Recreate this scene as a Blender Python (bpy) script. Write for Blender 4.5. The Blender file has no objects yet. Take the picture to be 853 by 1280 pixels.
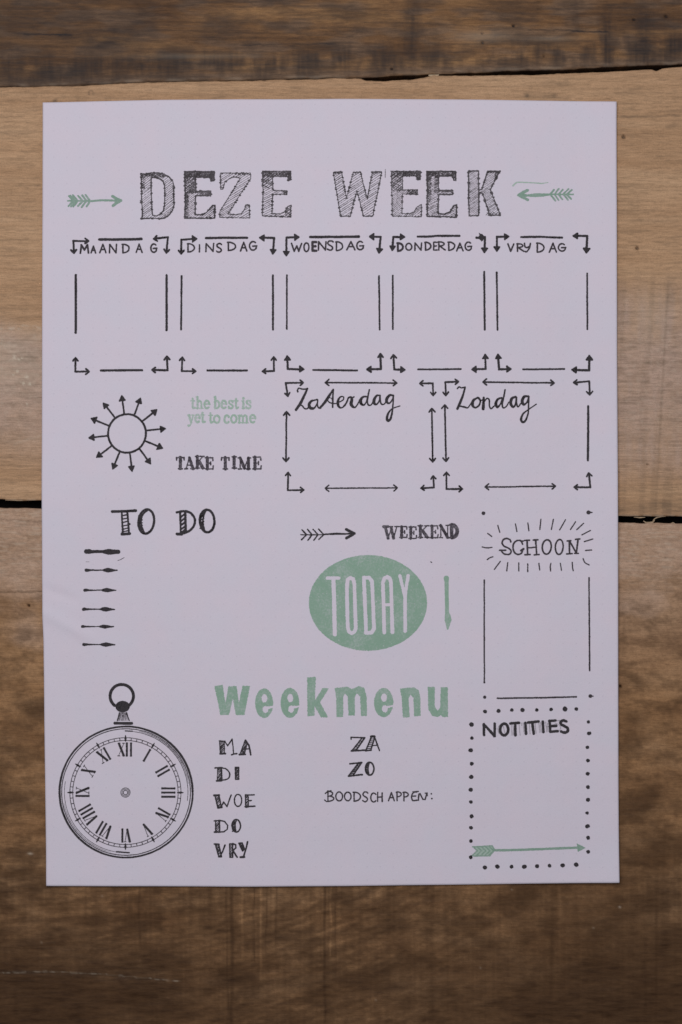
import bpy, math, random
import numpy as np

random.seed(7)
rng = np.random.RandomState(7)
C = bpy.context.scene.collection
SC = bpy.context.scene
S = 0.2933e-3                       # metres of table per unit of the drawing grid

# ------------------------------------------------------------ camera, light
CAM_H = 0.75
cam = bpy.data.cameras.new('camera')
camo = bpy.data.objects.new('camera', cam)
C.objects.link(camo)
camo.location = (0, 0, CAM_H)
cam.sensor_fit = 'VERTICAL'
cam.sensor_height = 36
cam.lens = 36 * CAM_H / (1280 * S)
cam.clip_start = 0.01
cam.clip_end = 20
SC.camera = camo

world = bpy.data.worlds.new('World')
SC.world = world
world.use_nodes = True
bg = world.node_tree.nodes['Background']
bg.inputs['Color'].default_value = (0.96, 0.97, 1.0, 1)
bg.inputs['Strength'].default_value = 0.17

def area(name, loc, target, size, energy, col):
    l = bpy.data.lights.new(name, 'AREA')
    l.shape = 'RECTANGLE'
    l.size, l.size_y = size
    l.energy = energy
    l.color = col
    o = bpy.data.objects.new(name, l)
    C.objects.link(o)
    o.location = loc
    import mathutils
    d = mathutils.Vector(target) - mathutils.Vector(loc)
    o.rotation_euler = d.to_track_quat('-Z', 'Y').to_euler()
    return o
area('window_light', (-0.07, 0.19, 0.74), (0.0, 0.03, 0), (0.40, 0.34), 3.45, (1.0, 0.985, 0.97))

SC.view_settings.view_transform = 'Standard'
SC.view_settings.look = 'None'
SC.view_settings.exposure = 0
SC.view_settings.gamma = 1
try:
    SC.cycles.pixel_filter_type = 'BLACKMAN_HARRIS'
    SC.cycles.filter_width = 1.55
except Exception:
    pass

# ------------------------------------------------------------ noise
_perm = rng.rand(512, 512)
def vnoise(x, y, seed=0):
    x = np.asarray(x, float) + seed * 37.17
    y = np.asarray(y, float) + seed * 91.73
    xi = np.floor(x).astype(int); yi = np.floor(y).astype(int)
    fx = x - xi; fy = y - yi
    fx = fx * fx * (3 - 2 * fx); fy = fy * fy * (3 - 2 * fy)
    a = _perm[xi % 512, yi % 512]; b = _perm[(xi + 1) % 512, yi % 512]
    c = _perm[xi % 512, (yi + 1) % 512]; d = _perm[(xi + 1) % 512, (yi + 1) % 512]
    return (a * (1 - fx) + b * fx) * (1 - fy) + (c * (1 - fx) + d * fx) * fy
_ang = rng.rand(512, 512) * 2 * np.pi
_gx, _gy = np.cos(_ang), np.sin(_ang)
def pnoise(x, y, seed=0):
    x = np.asarray(x, float) + seed * 37.17 + .31
    y = np.asarray(y, float) + seed * 91.73 + .77
    xi = np.floor(x).astype(int); yi = np.floor(y).astype(int)
    fx = x - xi; fy = y - yi
    u = fx ** 3 * (fx * (fx * 6 - 15) + 10); v = fy ** 3 * (fy * (fy * 6 - 15) + 10)
    def g(i, j):
        a, b = (xi + i) % 512, (yi + j) % 512
        return _gx[a, b] * (fx - i) + _gy[a, b] * (fy - j)
    n = (g(0, 0) * (1 - u) + g(1, 0) * u) * (1 - v) + (g(0, 1) * (1 - u) + g(1, 1) * u) * v
    return n * 0.95 + 0.5
def fbm(x, y, seed=0, octv=4, gain=0.5):
    t = 0; amp = 1; s = 0
    x = np.asarray(x, float); y = np.asarray(y, float)
    for k in range(octv):
        t = t + amp * (pnoise(x, y, seed + k * 3) - .5); s += amp * amp; amp *= gain
        x, y = (x * 0.86 - y * 0.5) * 2.03, (x * 0.5 + y * 0.86) * 2.03
    return np.clip(0.5 + 0.95 * t / math.sqrt(s), 0, 1)
def sstep(a, b, v):
    t = np.clip((v - a) / (b - a), 0, 1)
    return t * t * (3 - 2 * t)
def gauss(x, y, cx, cy, rx, ry):
    return np.exp(-((x - cx) / rx) ** 2 - ((y - cy) / ry) ** 2)
def W(px, py):
    return (px - 426.5) * S, (640 - py) * S

# ------------------------------------------------------------ materials
def new_mat(name):
    m = bpy.data.materials.new(name)
    m.use_nodes = True
    nt = m.node_tree
    return m, nt, nt.nodes, nt.links, nt.nodes['Principled BSDF']

def noise_node(nt, co, scale, detail=4, rough=0.55, dist=0.0, map_scale=None, rot=None):
    n = nt.nodes.new('ShaderNodeTexNoise')
    n.inputs['Scale'].default_value = scale
    n.inputs['Detail'].default_value = detail
    n.inputs['Roughness'].default_value = rough
    n.inputs['Distortion'].default_value = dist
    if map_scale or rot:
        mp = nt.nodes.new('ShaderNodeMapping')
        if map_scale: mp.inputs['Scale'].default_value = map_scale
        if rot: mp.inputs['Rotation'].default_value = rot
        nt.links.new(co, mp.inputs['Vector'])
        co = mp.outputs['Vector']
    nt.links.new(co, n.inputs['Vector'])
    return n.outputs['Fac']
def ramp(nt, fac, stops):
    r = nt.nodes.new('ShaderNodeValToRGB')
    e = r.color_ramp.elements
    while len(e) < len(stops): e.new(0.5)
    for k, (p, c) in enumerate(stops):
        e[k].position = p
        e[k].color = (c[0], c[1], c[2], 1) if not isinstance(c, (int, float)) else (c, c, c, 1)
    nt.links.new(fac, r.inputs['Fac'])
    return r.outputs['Color']
def mix(nt, fac, a, b, mode='MIX'):
    n = nt.nodes.new('ShaderNodeMix')
    n.data_type = 'RGBA'; n.blend_type = mode
    for v, i in ((fac, 0), (a, 6), (b, 7)):
        if isinstance(v, (int, float)): n.inputs[i].default_value = v
        elif isinstance(v, tuple): n.inputs[i].default_value = (*v, 1)
        else: nt.links.new(v, n.inputs[i])
    return n.outputs[2]
def math_n(nt, op, a, b=None, c=None):
    n = nt.nodes.new('ShaderNodeMath'); n.operation = op
    for i, v in enumerate((a, b, c)):
        if v is None: continue
        if isinstance(v, (int, float)): n.inputs[i].default_value = v
        else: nt.links.new(v, n.inputs[i])
    return n.outputs[0]

def wood_mat(name, light, mid, dark, grey, stain_shade, flecks=0.5, fsc=(9, 95, 1), nsc=(55, 900, 1), con=1.0, rot=0.0):
    m, nt, N, L, B = new_mat(name)
    tc = N.new('ShaderNodeTexCoord').outputs['Object']
    at = N.new('ShaderNodeAttribute'); at.attribute_name = 'stain_shade_map'
    sp = N.new('ShaderNodeSeparateColor'); L.new(at.outputs['Color'], sp.inputs[0])
    dk, gr, wm = sp.outputs
    wob = noise_node(nt, tc, 14, 3, 0.5)
    # broad growth figure, long along x
    fig = noise_node(nt, tc, 1, 5, 0.6, 0.6, fsc, (0, 0, -rot))
    fine = noise_node(nt, tc, 1, 4, 0.65, 0.2, nsc)
    fibre = noise_node(nt, tc, 1, 3, 0.7, 0.0, (210, 2900, 1))
    pore = noise_node(nt, tc, 1, 2, 0.5, 0.0, (160, 1900, 1))
    speck = noise_node(nt, tc, 2600, 3, 0.7)
    base = ramp(nt, fig, [(0.28, dark), (0.5, mid), (0.72, light)])
    base = mix(nt, gr, base, grey)
    fcol = ramp(nt, fine, [(0.3, 1 - .22 * con), (0.5, 0.98), (0.7, 1 + .13 * con)])
    base = mix(nt, 0.85, base, fcol, 'MULTIPLY')
    pcol = ramp(nt, pore, [(0.30, 0.62), (0.40, 1.0)])
    base = mix(nt, flecks, base, pcol, 'MULTIPLY')
    base = mix(nt, 0.8, base, ramp(nt, fibre, [(0.32, 0.72), (0.48, 0.99), (0.7, 1.16)]), 'MULTIPLY')
    scol = ramp(nt, speck, [(0.3, 0.74), (0.6, 1.14)])
    base = mix(nt, 0.7, base, scol, 'MULTIPLY')
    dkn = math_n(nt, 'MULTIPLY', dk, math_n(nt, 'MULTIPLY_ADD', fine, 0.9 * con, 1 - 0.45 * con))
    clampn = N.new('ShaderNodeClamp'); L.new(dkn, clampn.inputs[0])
    base = mix(nt, clampn.outputs[0], base, stain_shade)
    # pale chips and dust (blue channel)
    base = mix(nt, wm, base, (0.62, 0.52, 0.42))
    L.new(base, B.inputs['Base Color'])
    rr = ramp(nt, fine, [(0.3, 0.72), (0.7, 0.5)])
    L.new(rr, B.inputs['Roughness'])
    B.inputs['Specular IOR Level'].default_value = 0.10
    bp = N.new('ShaderNodeBump'); bp.inputs['Strength'].default_value = 0.5
    bp.inputs['Distance'].default_value = 0.00035
    hh = math_n(nt, 'ADD', fine, math_n(nt, 'MULTIPLY', speck, 0.5))
    hh = math_n(nt, 'ADD', hh, math_n(nt, 'MULTIPLY', pcol, 0.6))
    L.new(hh, bp.inputs['Height']); L.new(bp.outputs[0], B.inputs['Normal'])
    return m

M_top = wood_mat('weathered_dark_wood', (0.37, 0.205, 0.095), (0.225, 0.118, 0.056), (0.105, 0.052, 0.026), (0.19, 0.120, 0.080), (0.034, 0.027, 0.027), 0.5, con=0.9)
M_mid = wood_mat('pale_pine_wood', (0.56, 0.36, 0.222), (0.495, 0.305, 0.182), (0.42, 0.248, 0.142), (0.49, 0.34, 0.27), (0.17, 0.115, 0.078), 0.5, con=0.7)
M_low = wood_mat('brown_rough_wood', (0.41, 0.238, 0.128), (0.355, 0.194, 0.096), (0.28, 0.142, 0.066), (0.50, 0.335, 0.245), (0.048, 0.023, 0.011), 0.3, (22, 60, 1), (120, 620, 1), 0.55, 0.10)

def plain(name, col, rough=0.8, var=0.0, vscale=900):
    m, nt, N, L, B = new_mat(name)
    B.inputs['Roughness'].default_value = rough
    B.inputs['Specular IOR Level'].default_value = 0.2
    if var:
        tc = N.new('ShaderNodeTexCoord').outputs['Object']
        f = noise_node(nt, tc, vscale, 4, 0.6)
        lo = tuple(c * (1 - var) for c in col); hi = tuple(min(1, c * (1 + var)) for c in col)
        L.new(ramp(nt, f, [(0.3, lo), (0.7, hi)]), B.inputs['Base Color'])
    else:
        B.inputs['Base Color'].default_value = (*col, 1)
    return m
M_under = plain('dark_underboard', (0.012, 0.010, 0.010), 0.9, 0.3)
M_splinter = plain('torn_pale_wood', (0.42, 0.31, 0.21), 0.8, 0.3)
PAPER = (0.735, 0.676, 0.795)
def stamp_mat(name, col, pale, amt, scale=1500):
    m, nt, N, L, B = new_mat(name)
    tc = N.new('ShaderNodeTexCoord').outputs['Object']
    f = noise_node(nt, tc, scale, 4, 0.7)
    g = noise_node(nt, tc, 160, 3, 0.5)
    f2 = math_n(nt, 'ADD', math_n(nt, 'MULTIPLY', f, 0.65), math_n(nt, 'MULTIPLY', g, 0.35))
    c = ramp(nt, f2, [(0.36, col), (0.50, tuple(a * .93 + b * .07 for a, b in zip(col, pale))), (0.66, tuple(a * (1 - amt) + b * amt for a, b in zip(col, pale)))])
    L.new(c, B.inputs['Base Color'])
    B.inputs['Roughness'].default_value = 0.8
    B.inputs['Specular IOR Level'].default_value = 0.08
    return m
INK = stamp_mat('black_marker_ink', (0.008, 0.006, 0.006), PAPER, 0.025)
FINE = stamp_mat('fineliner_ink', (0.020, 0.014, 0.017), PAPER, 0.06)
STAMPK = stamp_mat('black_stamp_ink', (0.030, 0.023, 0.032), PAPER, 0.32)
PENCIL = stamp_mat('graphite_pencil', (0.36, 0.33, 0.38), PAPER, 0.6)
TITLE = stamp_mat('title_pen_ink', (0.034, 0.029, 0.031), PAPER, 0.20, 2400)
HATCH = stamp_mat('title_hatch_ink', (0.10, 0.088, 0.096), PAPER, 0.40, 2400)
GREEN = stamp_mat('sage_green_stamp_ink', (0.262, 0.415, 0.324), PAPER, 0.36)
GREENP = stamp_mat('pale_green_stamp_ink', (0.36, 0.50, 0.42), PAPER, 0.5)
GREEND = stamp_mat('grey_green_stamp_ink', (0.23, 0.36, 0.29), PAPER, 0.30)

def paper_material():
    m, nt, N, L, B = new_mat('dotted_lilac_white_paper')
    tc = N.new('ShaderNodeTexCoord').outputs['Object']
    sx = N.new('ShaderNodeSeparateXYZ'); L.new(tc, sx.inputs[0])
    def cell(v, off, pitch):
        t = math_n(nt, 'DIVIDE', math_n(nt, 'SUBTRACT', v, off), pitch)
        f = math_n(nt, 'FRACT', math_n(nt, 'ADD', t, 0.5))
        return math_n(nt, 'MULTIPLY', math_n(nt, 'SUBTRACT', f, 0.5), pitch)
    dx = cell(sx.outputs[0], (638.6 - 426.5) * S, 16.3 * S)
    dy = cell(sx.outputs[1], (640 - 754.8) * S, 16.4 * S)
    r = math_n(nt, 'SQRT', math_n(nt, 'ADD', math_n(nt, 'MULTIPLY', dx, dx), math_n(nt, 'MULTIPLY', dy, dy)))
    dot = N.new('ShaderNodeMapRange'); dot.interpolation_type = 'SMOOTHSTEP'
    L.new(r, dot.inputs[0])
    dot.inputs[1].default_value = 0.4 * S; dot.inputs[2].default_value = 1.3 * S
    dot.inputs[3].default_value = 1; dot.inputs[4].default_value = 0
    vis = noise_node(nt, tc, 30, 2)
    fade = math_n(nt, 'MULTIPLY', dot.outputs[0], math_n(nt, 'MULTIPLY', vis, 0.34))
    fib = noise_node(nt, tc, 2200, 5, 0.7)
    blot = noise_node(nt, tc, 75, 3, 0.55)
    base = ramp(nt, blot, [(0.3, (0.722, 0.680, 0.800)), (0.5, PAPER), (0.7, (0.750, 0.674, 0.790))])
    base = mix(nt, 0.8, base, ramp(nt, fib, [(0.3, 0.962), (0.7, 1.025)]), 'MULTIPLY')
    base = mix(nt, fade, base, (0.42, 0.38, 0.48))
    L.new(base, B.inputs['Base Color'])
    B.inputs['Roughness'].default_value = 0.75
    B.inputs['Specular IOR Level'].default_value = 0.25
    bp = N.new('ShaderNodeBump'); bp.inputs['Strength'].default_value = 0.6
    bp.inputs['Distance'].default_value = 0.00012
    L.new(math_n(nt, 'ADD', fib, math_n(nt, 'MULTIPLY', noise_node(nt, tc, 420, 4, 0.6), 0.8)), bp.inputs['Height'])
    L.new(bp.outputs[0], B.inputs['Normal'])
    return m
M_paper = paper_material()

# ------------------------------------------------------------ helpers
def link_mesh(name, verts, faces, mats, parent=None, fmat=None, smooth=False):
    me = bpy.data.meshes.new(name)
    verts = np.asarray(verts, np.float32); faces = np.asarray(faces, np.int32)
    nf, k = faces.shape
    me.vertices.add(len(verts)); me.vertices.foreach_set('co', verts.ravel())
    me.loops.add(nf * k); me.loops.foreach_set('vertex_index', faces.ravel())
    me.polygons.add(nf); me.polygons.foreach_set('loop_start', np.arange(0, nf * k, k, dtype=np.int32))
    if fmat is not None: me.polygons.foreach_set('material_index', np.asarray(fmat, np.int32))
    me.polygons.foreach_set('use_smooth', np.full(nf, smooth))
    me.update(calc_edges=True); me.validate()
    for m in mats: me.materials.append(m)
    o = bpy.data.objects.new(name, me); C.objects.link(o)
    if parent: o.parent = parent
    return o
def empty(name, loc=(0, 0, 0)):
    o = bpy.data.objects.new(name, None); C.objects.link(o); o.location = loc
    o.empty_display_size = 0.02
    return o

# ------------------------------------------------------------ the plank table
table = empty('tabletop'); table['kind'] = 'structure'
table['label'] = 'tabletop of three weathered wooden planks with dark gaps between them'

def axis(a, b, lo, hi, fine, coarse):
    f0, f1 = max(a, lo), min(b, hi)
    parts = []
    if a < f0: parts.append(np.arange(a, f0, coarse))
    parts.append(np.linspace(f0, f1, max(2, int((f1 - f0) / fine))))
    if b > f1: parts.append(np.arange(f1 + coarse, b + 1, coarse))
    return np.concatenate(parts)
XS = axis(-420, 1280, -16, 870, 1.55, 14)

def interp(x, pts):
    return np.interp(x, [p[0] for p in pts], [p[1] for p in pts])

def rough_edge(x, amp, seed):
    return amp * ((fbm(x / 26, x * 0 + 3.3, seed, 4, 0.6) - 0.5) * 2)

A_bot = lambda x: interp(x, [(-420, 118), (0, 108.4), (50, 108), (100, 106.7), (170, 103), (230, 101.5), (300, 100.3), (420, 97.6), (452, 97), (500, 94), (538, 92.8), (600, 90.2), (650, 88.2), (700, 86.5), (780, 82.8), (853, 80), (1280, 66)]) + rough_edge(x, 0.8, 5)
B_top = lambda x: np.maximum(A_bot(x) + 0.12, interp(x, [(-420, 118), (0, 108.6), (100, 107), (170, 103.3), (300, 100.6), (420, 97.9), (452, 98), (458, 100.8), (482, 101.8), (492, 100), (515, 99), (530, 96.3), (538, 94.6), (543, 92.4), (547, 94.2), (600, 94.0), (650, 93.8), (700, 91.8), (780, 88.5), (815, 86.4), (821, 88.6), (828, 85.6), (853, 83.4), (1280, 72)]) + rough_edge(x, 0.7, 9))
B_bot = lambda x: interp(x, [(-420, 614), (0, 623.5), (6, 623.6), (8, 625), (53, 625.5), (772, 645.0), (800, 645.2), (853, 645.6), (1280, 656)]) + rough_edge(x, 0.7, 12)
C_top = lambda x: interp(x, [(-420, 624), (0, 635), (53, 635.5), (772, 653.5), (806, 654.2), (812, 653), (836, 654.5), (853, 653.8), (1280, 664)]) + rough_edge(x, 0.8, 17)

def plank(ytop, ybot, mat, zoff, stain_shade_fn, fine_y=1.55, lo=-16, hi=1296, height_fn=None):
    ya = min(-420, -420) if ytop is None else None
    top = (lambda x: x * 0 - 420.0) if ytop is None else ytop
    bot = (lambda x: x * 0 + 1760.0) if ybot is None else ybot
    t0, t1 = float(top(np.array([426.0]))[0]), float(bot(np.array([426.0]))[0])
    ys = axis(t0, t1, lo, hi, fine_y, 14)
    v = (ys - ys[0]) / (ys[-1] - ys[0])
    X, V = np.meshgrid(XS, v)
    Tt, Bb = top(X), bot(X)
    Y = Tt + (Bb - Tt) * V
    stain_shade = stain_shade_fn(X, Y)                                   # (dark, grey, pale)
    edge = np.minimum(np.abs(Y - Tt) if ytop is not None else 99, np.abs(Bb - Y) if ybot is not None else 99)
    Z = zoff + (fbm(X / 90, Y / 40, 31, 3) - 0.5) * 0.5e-3 + (fbm(X / 30, Y / 3.2, 33, 3) - 0.5) * 0.16e-3
    if height_fn is not None: Z = Z + height_fn(X, Y)
    Z = Z - 0.4e-3 * np.exp(-(edge / 1.5) ** 2)             # worn arris
    wx, wy = W(X, Y)
    ny, nx = X.shape
    vs = np.stack([wx, wy, Z], -1).reshape(-1, 3)
    idx = np.arange(ny * nx).reshape(ny, nx)
    q = np.stack([idx[:-1, :-1], idx[1:, :-1], idx[1:, 1:], idx[:-1, 1:]], -1).reshape(-1, 4)
    # skirt all round, down to the underside
    ring = np.concatenate([idx[0, :], idx[1:, -1], idx[-1, -2::-1], idx[-2:0:-1, 0]])
    low = vs[ring].copy(); low[:, 2] = -0.019
    base = len(vs); n = len(ring)
    k = np.arange(n); k2 = (k + 1) % n
    skirt = np.stack([ring[k], ring[k2], base + k2, base + k], -1)
    vs = np.concatenate([vs, low]); q = np.concatenate([q, skirt])
    o = link_mesh('plank', vs, q, [mat], table, smooth=True)
    sm = np.stack([np.clip(c, 0, 1) for c in stain_shade] + [np.ones_like(X)], -1).reshape(-1, 4)
    sk = sm[ring].copy(); sm[ring] = sm[ring]; sk[:, 0] = 1.0; sk[:, 2] = 0  # side walls set fully dark: shade of the gaps painted into their colour
    o.data.polygons.foreach_set('use_smooth', np.arange(len(q)) < len(q) - n)
    at = o.data.attributes.new('stain_shade_map', 'FLOAT_COLOR', 'POINT')
    at.data.foreach_set('color', np.concatenate([sm, sk]).astype(np.float32).ravel())
    return o

HOLES = [(797, 310, 2.0), (810, 581, 1.1), (36, 757, 2.0), (776, 858, 1.6), (603, 41, 1.2), (642, 32, 1.6), (604, 53, 1.6), (793, 24, 1.6), (833, 20, 1.8), (832, 698, 1.0), (680, 70, 1.0), (780, 171, 2.2), (490, 86, 1.5)]
def holes_mask(X, Y):
    m = 0 * X
    for hx, hy, r in HOLES:
        m = np.maximum(m, sstep(r * 1.25, r * 0.7, np.hypot(X - hx, Y - hy)))
    return m
def line_mask(X, Y, pts, w, x0, x1, rag=0.6, seed=3):
    yc = interp(X, pts) + (fbm(X / 9, X * 0, seed, 3) - 0.5) * 2 * rag
    on = sstep(x0 - 3, x0 + 3, X) * sstep(x1 + 3, x1 - 3, X)
    return np.exp(-((Y - yc) / w) ** 2) * on

def stain_A(X, Y):
    bot = A_bot(X)
    d = bot - Y
    band = np.exp(-((d - 20) / 15) ** 2) * sstep(0.22, 0.86, fbm(X / 34, Y / 60, 41, 4) + 0.16 * vnoise(X / 7, Y / 40, 8) + 0.10 * sstep(560, 200, X) - 0.13 * gauss(X, Y, 600, 80, 70, 60)
                                                    - 0.06)
    patch = sstep(0.38, 0.92, fbm(X / 60, Y / 20, 44, 4)) * 0.55 + 0.34 * sstep(560, 0, X)
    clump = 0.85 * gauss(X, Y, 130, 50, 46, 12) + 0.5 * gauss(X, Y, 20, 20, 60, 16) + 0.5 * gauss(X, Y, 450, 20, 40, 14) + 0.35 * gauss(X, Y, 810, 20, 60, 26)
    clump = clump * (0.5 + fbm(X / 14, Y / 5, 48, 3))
    cols = 0
    for cx, w, y0, a in ((513, 7, 60, .8), (516, 9, 20, .5), (760, 5, 62, .9), (758, 9, 34, .6), (806, 14, 62, .75), (806, 10, 28, .5), (836, 18, 66, .55), (470, 8, 78, .4), (720, 5, 24, .3)):
        cols = cols + a * gauss(X, Y, cx + 4 * (vnoise(Y / 9, X * 0, 6) - .5), y0, w, 20)
    cols = cols * (0.45 + 0.9 * fbm(X / 9, Y / 4, 51, 3))
    streak = sstep(0.58, 0.74, fbm(X / 120, Y / 3.4, 46, 3)) * 0.30
    saw = sstep(0.6, 0.85, vnoise(X / 3.2, Y / 60, 60)) * 0.18
    brush = 0.55 + 0.9 * vnoise(X / 2.4, Y / 22, 61)
    dk = band * (0.95 + saw) * 1.7 * brush + patch * 1.3 + clump * 1.0 + cols * 1.9 * brush + streak * 1.5 + (fbm(X / 16, Y / 3, 114, 3) - .5) * .5
    dk = dk + 0.9 * np.exp(-((d) / 1.2) ** 2) * sstep(0.4, 0.6, vnoise(X / 14, X * 0, 21)) + 0.6 * (X < -16)*0
    dk = 0.92 * (1 - np.exp(-1.0 * np.maximum(dk, 0)))
    dk = np.maximum(dk, holes_mask(X, Y))
    lines = line_mask(X, Y, [(0, 42), (120, 44)], 0.9, 30, 90) * .6 + line_mask(X, Y, [(560, 34), (853, 42)], 0.8, 660, 760, 1.0, 4) * .6 + line_mask(X, Y, [(300, 56), (500, 54)], 0.8, 300, 420, 1.2, 5) * .4
    gr = sstep(0.45, 0.75, fbm(X / 70, Y / 20, 53, 3)) * 0.7
    gr = np.maximum(gr, np.exp(-((d - 5) / 6) ** 2) * 0.9)
    pale = np.exp(-((d - 2.2) / 1.8) ** 2) * sstep(0.3, 0.9, fbm(X / 26, Y / 9, 58, 3)) * 0.16
    pale = pale + 0.20 * gauss(X, Y, 600, 45, 36, 7) + 0.14 * gauss(X, Y, 690, 48, 30, 3) + 0.10 * gauss(X, Y, 250, 70, 90, 3)
    return dk + lines, gr, pale

def stain_B(X, Y):
    d = Y - B_top(X)
    streak = sstep(0.56, 0.80, fbm(X / 85, Y / 3.0, 71, 3)) * 0.26
    fl = sstep(0.70, 0.86, vnoise(X / 9, Y / 1.7, 72)) * 0.20
    dk = streak + fl
    dk = dk + line_mask(X, Y, [(770, 147), (853, 144)], 1.3, 776, 850, 1.2, 8) * .55
    for (x0, x1, y, a) in ((0, 30, 146, .5), (6, 40, 152, .25), (0, 44, 205, .3), (12, 50, 232, .3), (0, 50, 300, .25), (770, 853, 232, .25), (800, 850, 276, .3), (775, 830, 262, .2), (0, 30, 168, .35), (25, 50, 189, .35)):
        dk = dk + line_mask(X, Y, [(-400, y), (1300, y + 2)], 0.9, x0, x1, 1.4, int(y)) * a
    dk = dk + 0.8 * gauss(X, Y, 69, 126, 2.6, 1.6) + 0.8 * line_mask(X, Y, [(66, 128), (74, 122)], 0.9, 67, 72, .2)
    ringd = np.abs(np.hypot((X - 114) / 1.0, (Y - 116.5) / 1.1) - 3.0)
    dk = dk + 0.65 * np.exp(-(ringd / 0.8) ** 2) * (Y < 118.5)
    dk = dk + 0.35 * gauss(X, Y, 83, 109, 7, 2) + 0.4 * gauss(X, Y, 98, 124, 3, 2)
    nub = np.maximum(np.abs(X - 676) / 19, np.abs(Y - 119.6) / 3.6)
    dk = dk + 0.34 * np.exp(-((nub - 0.95) / 0.16) ** 2) + 0.18 * (nub < 0.9) + 0.5 * gauss(X, Y, 659, 119.5, 3, 3)
    # grey washed patch in the lower half, with faint saw strokes across the grain
    wav = (fbm(X / 60, X * 0, 75, 3) - 0.5) * 26
    grey = sstep(392, 432, Y + wav) * sstep(600, 512, Y + wav * .6) * 0.95 * (0.75 + 0.4 * fbm(X / 40, Y / 30, 73, 3))
    right = sstep(700, 760, X)
    grey = np.maximum(grey, right * sstep(335, 400, Y + wav) * (0.55 + 0.7 * (fbm(X / 15, Y / 80, 74, 3) - 0.3)) * sstep(620, 560, Y))
    dk = dk + right * sstep(330, 370, Y) * sstep(0.56, 0.8, vnoise((X + Y * 0.05) / 7, Y / 140, 76)) * 0.22
    dk = dk + right * 0.35 * np.exp(-((X - (836 - (Y - 340) * 0.055)) / 1.6) ** 2) * sstep(335, 380, Y)
    dk = dk + 0.22 * sstep(0.5, 0.75, fbm(X / 30, Y / 14, 77, 3)) * sstep(400, 440, Y) * sstep(560, 500, Y)
    dk = dk + 0.30 * gauss(X, Y, 40, 447, 26, 14) * fbm(X / 9, Y / 5, 79, 3) * 1.6
    dk = np.maximum(dk, holes_mask(X, Y) * 1.3)
    dk = dk + 0.45 * line_mask(X, Y, [(-400, 566), (1300, 590)], 0.8, -20, 60, 1.0, 18) + 0.25 * line_mask(X, Y, [(-400, 520), (1300, 540)], 0.9, -20, 60, 1.3, 19)
    bb = B_bot(X) - Y
    dk = dk + right * 0.45 * np.exp(-((bb - 10) / 9) ** 2) * fbm(X / 30, Y / 6, 80, 3) * 1.5
    pale = 0 * X
    for cx, cy, r in ((18, 447, 2.0), (24, 449, 1.4), (22, 464, 1.4), (34, 471, 2.0), (30, 479, 1.7), (38, 480, 1.7), (34, 505, 1.1), (17, 468, 1.0), (27, 448, .9)):
        n = fbm(X / 1.6, Y / 1.6, int(cx), 2) * 1.4 + .3
        pale = np.maximum(pale, np.exp(-(np.hypot(X - cx, Y - cy) / (r * n)) ** 2))
    pale = pale + 0.42 * line_mask(X, Y, [(-400, 400), (0, 411), (30, 408), (60, 410)], 1.8, -30, 55, 1.5, 23) * sstep(.35, .6, fbm(X / 8, Y / 3, 84, 2)) + 0.22 * gauss(X, Y, 46, 420, 8, 5) * fbm(X / 4, Y / 4, 85, 2) * 1.5
    pale = pale + 0.22 * gauss(X, Y, 8, 432, 16, 4) + 0.20 * line_mask(X, Y, [(0, 560), (60, 542)], 1.6, 18, 60, .8, 25)
    pale = pale + 0.55 * np.exp(-((bb - 0.4) / 0.9) ** 2) * sstep(8, 14, X) * sstep(0.35, 0.6, vnoise(X / 5, X * 0, 27))
    pale = pale + 0.16 * sstep(0.6, 0.8, fbm(X / 5, Y / 4, 86, 2)) * grey + 0.24 * gauss(X, Y, 10, 455, 70, 42) * (.4 + fbm(X / 20, Y / 6, 87, 3))
    pale = pale + 0.14 * gauss(X, Y, 815, 395, 26, 34)
    return dk * 0.9, np.clip(grey, 0, 1), pale

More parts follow.
